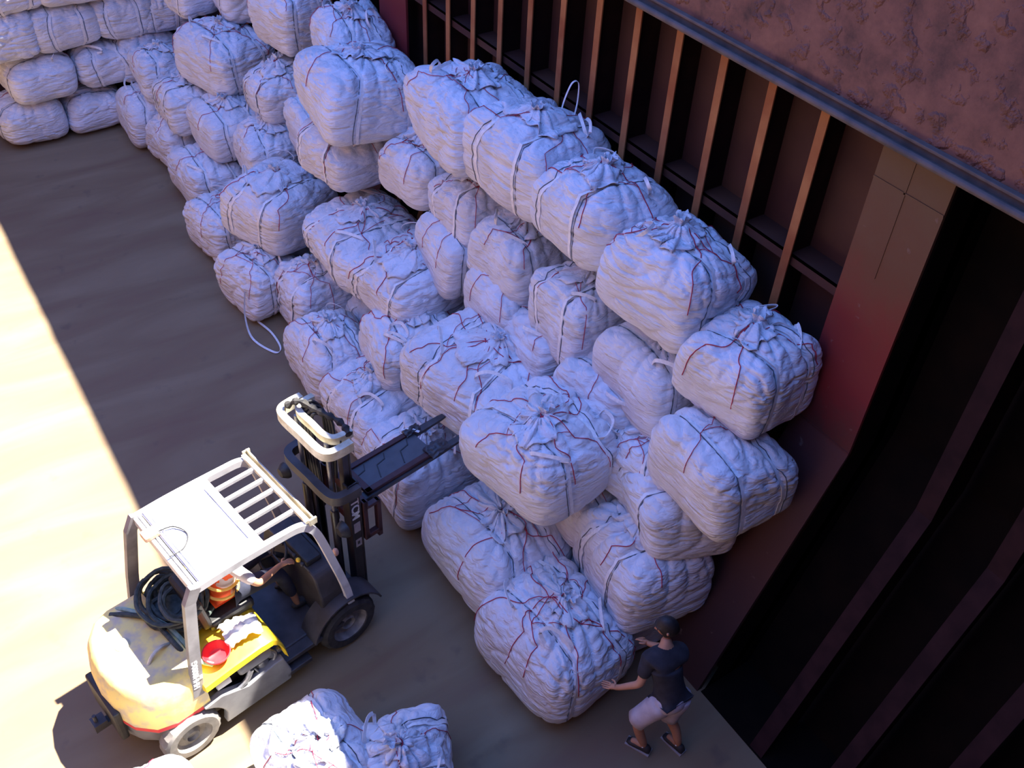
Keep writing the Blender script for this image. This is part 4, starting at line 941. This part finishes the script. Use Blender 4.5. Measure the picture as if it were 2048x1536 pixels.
# ------------------------------------------------------------------ placing the sacks
SACKS = [  # key, x, y, z of the middle, length, width, height, yaw, label
    ('A11', 1.99, 18.00, 0.38, 1.08, 1.08, 0.72, 4, 'white sack at the far left end of the bottom row on the far stack'),
    ('A12', 3.08, 18.00, 0.38, 1.08, 1.10, 0.72, 2, 'bottom-row sack of the far stack beside the corner of the long pile'),
    ('A21', 2.27, 18.00, 1.12, 1.08, 1.09, 0.74, 5, 'middle-row sack of the far stack, cut by the left edge of the photo'),
    ('A22', 3.48, 18.00, 1.12, 1.08, 1.07, 0.74, 0, 'middle-row sack of the far stack with a sagging dark top fold'),
    ('A23', 4.24, 18.00, 1.12, 1.08, 0.99, 0.74, 0, 'sack squeezed into the dark corner gap of the far stack, middle row'),
    ('A31', 1.94, 18.00, 1.90, 1.08, 0.99, 0.76, 2, 'third-row sack of the far stack touching the left edge of the photo'),
    ('A32', 2.96, 18.00, 1.90, 1.08, 0.99, 0.76, 0, 'third-row sack of the far stack, second from the left edge'),
    ('A33', 3.96, 18.00, 1.90, 1.08, 0.99, 0.76, -3, 'third-row sack of the far stack with a slanting white strap on its right'),
    ('A34', 4.62, 18.00, 1.90, 0.80, 0.99, 0.76, -6, 'third-row sack where the far stack meets the long pile'),
    ('A41', 2.25, 18.00, 2.65, 1.08, 0.99, 0.74, 0, 'top-row sack over the left end of the far stack, mostly above the frame'),
    ('A42', 3.17, 18.00, 2.65, 1.08, 0.99, 0.74, 3, 'top-row sack in the middle of the far stack, mostly above the frame'),
    ('A43', 4.26, 18.00, 2.65, 1.08, 1.07, 0.74, 0, 'top-row sack at the corner of the far stack, mostly above the frame'),
    ('A44', 4.78, 16.25, 2.70, 0.85, 0.85, 0.74, 10, 'pale sack peeking behind the tall top sack at the far corner'),
    ('B1', 3.89, 16.97, 0.40, 1.00, 1.15, 0.78, 0, 'farthest floor-level sack of the long pile, next to the far stack'),
    ('B2', 4.05, 15.80, 0.40, 1.00, 1.15, 0.78, 4, 'second floor-level sack from the far corner of the long pile'),
    ('B3', 4.00, 14.44, 0.40, 1.00, 1.15, 0.78, -4, 'third floor-level sack from the far corner of the long pile'),
    ('B5', 3.70, 12.94, 0.40, 1.00, 1.15, 0.78, 6, 'floor-level sack with loose ties beneath the big slumped sack'),
    ('G1', 3.64, 11.42, 0.43, 1.00, 1.00, 0.86, 12, 'floor-level sack with a long strap loop trailing on the floor'),
    ('C1', 4.27, 16.93, 1.15, 1.00, 1.15, 0.78, 0, 'rounded second-layer sack nearest the far corner of the long pile'),
    ('C2', 4.25, 15.63, 1.15, 1.00, 1.15, 0.78, -3, 'narrow second-layer sack between the corner sack and the broad strapped one'),
    ('C3', 4.45, 14.52, 1.15, 1.00, 1.15, 0.80, 3, 'broad second-layer sack with two dark-edged vertical straps'),
    ('C4', 4.71, 13.33, 1.20, 1.00, 1.15, 0.80, -5, 'second-layer sack directly behind the big slumped sack'),
    ('D1', 4.83, 15.17, 2.00, 1.22, 1.36, 0.95, 14, 'large wrinkled sack standing proud on the far end of the long pile'),
    ('D2', 5.06, 13.54, 2.02, 0.90, 0.99, 0.75, -8, 'small knotted sack with a looped strap beside the large far sack'),
    ('E1', 5.41, 13.61, 3.06, 0.90, 0.99, 0.90, 5, 'blue-shaded sack behind the large far sack at the top edge'),
    ('E0', 5.34, 15.40, 2.90, 0.90, 0.99, 0.85, -6, 'shaded sack at the top edge, behind and left of the blue-shaded one'),
    ('E2', 5.47, 11.68, 3.39, 0.90, 0.99, 0.75, -5, 'grey sack beside the rusty far post at the top edge'),
    ('F1', 4.06, 11.73, 1.25, 1.25, 1.20, 0.95, 25, 'big slumped smooth-fronted sack overhanging the floor by its pointed corner'),
    ('AC', 5.06, 10.68, 3.30, 1.35, 1.48, 0.85, -8, 'big sack crowning the middle stack, with a dark slit open at its top'),
    ('AD', 4.88, 10.81, 2.45, 1.15, 1.26, 0.80, 6, 'sack with gathered front pleats underneath the big crowning sack'),
    ('H1', 4.65, 10.04, 1.51, 1.36, 1.49, 0.78, 0, 'front second-layer sack with red twine crossing over a torn top flap'),
    ('H2', 4.66, 8.69, 1.70, 1.25, 1.30, 0.78, 8, 'front second-layer sack with wide open flaps and dark gaps on top'),
    ('H3', 4.30, 8.17, 1.25, 1.11, 1.05, 0.82, -6, 'smooth pale second-layer sack with a strap loop lying on its top'),
    ('H4', 4.53, 6.71, 1.70, 1.46, 1.61, 0.82, 12, 'second-layer sack with crumpled top cloth and a dense red twine knot'),
    ('I1', 4.08, 10.52, 0.45, 1.00, 0.95, 0.90, 0, 'floor-level front sack, first one nearer than the trailing-loop sack'),
    ('I2', 3.72, 9.26, 0.47, 1.00, 1.20, 0.95, -5, 'floor-level front sack with several red ties down its middle'),
    ('I3', 3.74, 8.01, 0.47, 1.00, 1.20, 0.95, 6, 'floor-level front sack just right of the forklift mast top'),
    ('I4', 3.76, 6.92, 0.47, 1.00, 1.20, 0.95, 0, 'floor-level front sack partly hidden behind the forklift forks'),
    ('J', 4.27, 5.26, 2.00, 1.15, 1.28, 0.78, 8, 'large sack lifted at the fork tips, straight red twine across its top'),
    ('L', 3.87, 5.42, 0.60, 1.25, 1.38, 1.00, -4, 'bulky puffed floor sack directly below the sack at the fork tips'),
    ('M', 3.74, 4.17, 0.48, 1.22, 1.36, 0.95, 6, 'nearest large sack at the front end of the pile, webbed with red twine'),
    ('N', 4.67, 4.12, 1.13, 1.00, 1.10, 1.00, -12, 'loosely filled sack with tall flapping folds in front of the rusty wall plate'),
    ('O', 4.77, 4.96, 1.22, 0.90, 0.99, 0.70, 0, 'shaded sack lying in the hollow under the lifted sack'),
    ('P', 5.06, 4.63, 2.02, 0.90, 0.99, 0.70, 10, 'small round sack with a red rosette of twine in the hollow'),
    ('Q', 5.00, 4.12, 1.87, 0.90, 0.99, 0.70, -20, 'finely pleated sack leaning below the wall-side sack at the near end'),
    ('R', 5.11, 3.81, 2.60, 0.90, 1.00, 0.85, 0, 'smooth wall-side sack under the nearest top sack, its corner pointing down'),
    ('S', 5.41, 4.04, 3.45, 0.90, 1.00, 0.85, 6, 'nearest top-layer sack by the rusty wall plate, with a curled strap loop'),
    ('T', 5.30, 4.99, 2.71, 0.90, 1.00, 0.80, 0, 'plain two-strap sack tucked below and between the two nearest top sacks'),
    ('U', 5.12, 5.31, 2.22, 0.90, 1.00, 0.75, 5, 'bluish sack low in the hollow behind the lifted sack'),
    ('V', 5.28, 6.09, 2.71, 0.90, 1.00, 0.85, -5, 'smooth third-tier sack with a dark-edged strap, hanging over the hollow'),
    ('W', 5.42, 5.06, 3.76, 0.98, 1.09, 0.85, 4, 'second-nearest top-layer sack, shaded pleats on its right side'),
    ('X', 5.38, 6.15, 3.90, 1.08, 1.19, 0.85, -4, 'third-nearest top-layer sack with a red tie streak on its front'),
    ('Y2', 5.30, 7.27, 2.73, 0.90, 1.00, 0.80, 3, 'third-tier sack with a small pale tag on its front'),
    ('Y1', 5.32, 8.30, 2.79, 0.90, 1.00, 0.80, -3, 'third-tier sack with fine horizontal creases next to the tagged sack'),
    ('Z1', 5.39, 7.31, 3.91, 1.08, 1.19, 0.85, 6, 'top-layer sack with a tall wire-thin strap loop standing up'),
    ('AA', 5.33, 8.42, 3.91, 1.18, 1.31, 0.85, -6, 'top-layer sack by the dark wall with a knotted tuft, farthest of its row'),
    ('AB', 5.29, 9.43, 2.72, 0.90, 1.00, 0.80, 8, 'egg-shaped sack between the middle stack and the wall-side row'),
    ('V1', 5.13, 8.32, 2.24, 0.90, 1.00, 0.75, 0, 'shaded creased sack in the valley behind the open-flapped sack'),
    ('V2', 5.12, 7.23, 2.22, 0.90, 1.00, 0.75, 6, 'shaded sack in the valley crossed by a fallen strap'),
    ('V3', 5.10, 6.44, 2.15, 0.90, 1.00, 0.75, -6, 'shaded sack in the valley beside the dense red knot'),
    ('AF', 1.22, 4.22, 0.46, 0.92, 1.05, 0.90, 10, 'sunlit sack on the floor at the bottom, right of the forklift'),
    ('AG', 1.74, 3.78, 0.42, 0.80, 0.90, 0.84, -20, 'half-shaded sack with a red tie beside the sunlit floor sack'),
    ('AH', -0.39, 4.32, 0.42, 1.16, 1.29, 0.84, 0, 'sack barely showing at the bottom edge behind the forklift tyre'),
]

GROUPS = {'far': 'white sacks of the far stack', 'pile': 'white sacks of the long pile', 'floor': 'white sacks lying by the forklift'}
SEEDS = {k_[0]: 100 + j_*7 for j_, k_ in enumerate([q for q in SACKS if q[0] != 'E0'])}; SEEDS['E0'] = 777
EXTRA = {'M': dict(res=60, twine=9, loops=3, gather=1.5), 'L': dict(res=60, twine=7, loops=2, gather=1.5), 'N': dict(res=60, twine=4, loops=2, gather=1.9), 'J': dict(res=60, twine=7, loops=3, tilt=(0, -3)),
         'S': dict(res=60, loops=3), 'W': dict(res=60), 'X': dict(res=60), 'H1': dict(res=60, twine=7, loops=3), 'H2': dict(res=60, twine=7, loops=4), 'H3': dict(res=60, twine=3, loops=3, gather=.4), 'H4': dict(res=60, twine=11, loops=4),
         'AC': dict(res=60, twine=4), 'F1': dict(res=60, twine=3, gather=.5, tilt=(6, 6)), 'P': dict(twine=12), 'R': dict(crown=False, twine=2, loops=1), 'T': dict(crown=False, twine=1, loops=1),
         'Q': dict(crown=False, gather=2.0, twine=1), 'U': dict(crown=False, twine=2, loops=1), 'O': dict(crown=False, twine=3, loops=0)}
for i, (key, x, y, z, lx, ly, h, yaw, label) in enumerate(SACKS):
    grp = 'far' if key[0] == 'A' and key[1:].isdigit() else ('floor' if key in ('AF', 'AG', 'AH') else 'pile')
    kw = dict(EXTRA.get(key, {}))
    if grp == 'far' or key[0] in 'BC': kw.setdefault('twine', 2); kw.setdefault('crown', z > 2.5 or key[0] == 'C'); kw.setdefault('loops', 1)
    root, S = make_sack(x, y, z, lx, ly, h, yaw, label, SEEDS.get(key, 100 + i*7), GROUPS[grp], **kw)
    if key == 'Z1':  # tall thin loop standing up from this one
        pts = bez([(.20, -.10, h - .02), (.23, -.11, h + .16), (.31, -.12, h + .33), (.38, -.14, h + .32), (.37, -.16, h + .14), (.34, -.16, h - .03)], 6)
        MB().ribbon(pts, [(.2, .9, .1)]*len(pts), [(1, 0, .2)]*len(pts), .022, .005).build('lifting_loop', MT['strap'], root, smooth=True)
# sacks inside the pile that carry the visible ones
BUR = [(4.60, yy, .40) for yy in (4.35, 5.6, 7.0, 8.2, 9.5, 10.8, 12.1, 13.4, 14.8, 16.1)] + [(5.05, 12.2, 1.95)]
for k, (x, y, z) in enumerate(BUR):
    make_sack(x, y, z, .64, 1.12, .78, rnd.uniform(-5, 5), 'white sack buried inside the long pile, under the visible ones', 900 + k, 'sacks buried inside the pile', res=28, loops=0, twine=0, crown=False, detail=False)
# the long loop trailing on the floor from the sack at the pile's foot
pts = bez([(3.22, 11.0, .55), (3.12, 10.85, .25), (3.10, 10.6, .03), (3.25, 10.2, .012), (3.36, 10.25, .012), (3.38, 10.6, .02), (3.30, 10.9, .06)], 8)
MB().ribbon(pts, [(.6, .4, 0)]*len(pts), [(0, 0, 1)]*len(pts), .035, .005).build('strap_tmp', MT['strap'], None, smooth=True)
o = bpy.data.objects['strap_tmp']; o.name = 'loose_strap'; tag(o, 'long white strap loop lying on the floor at the foot of the pile', 'strap')
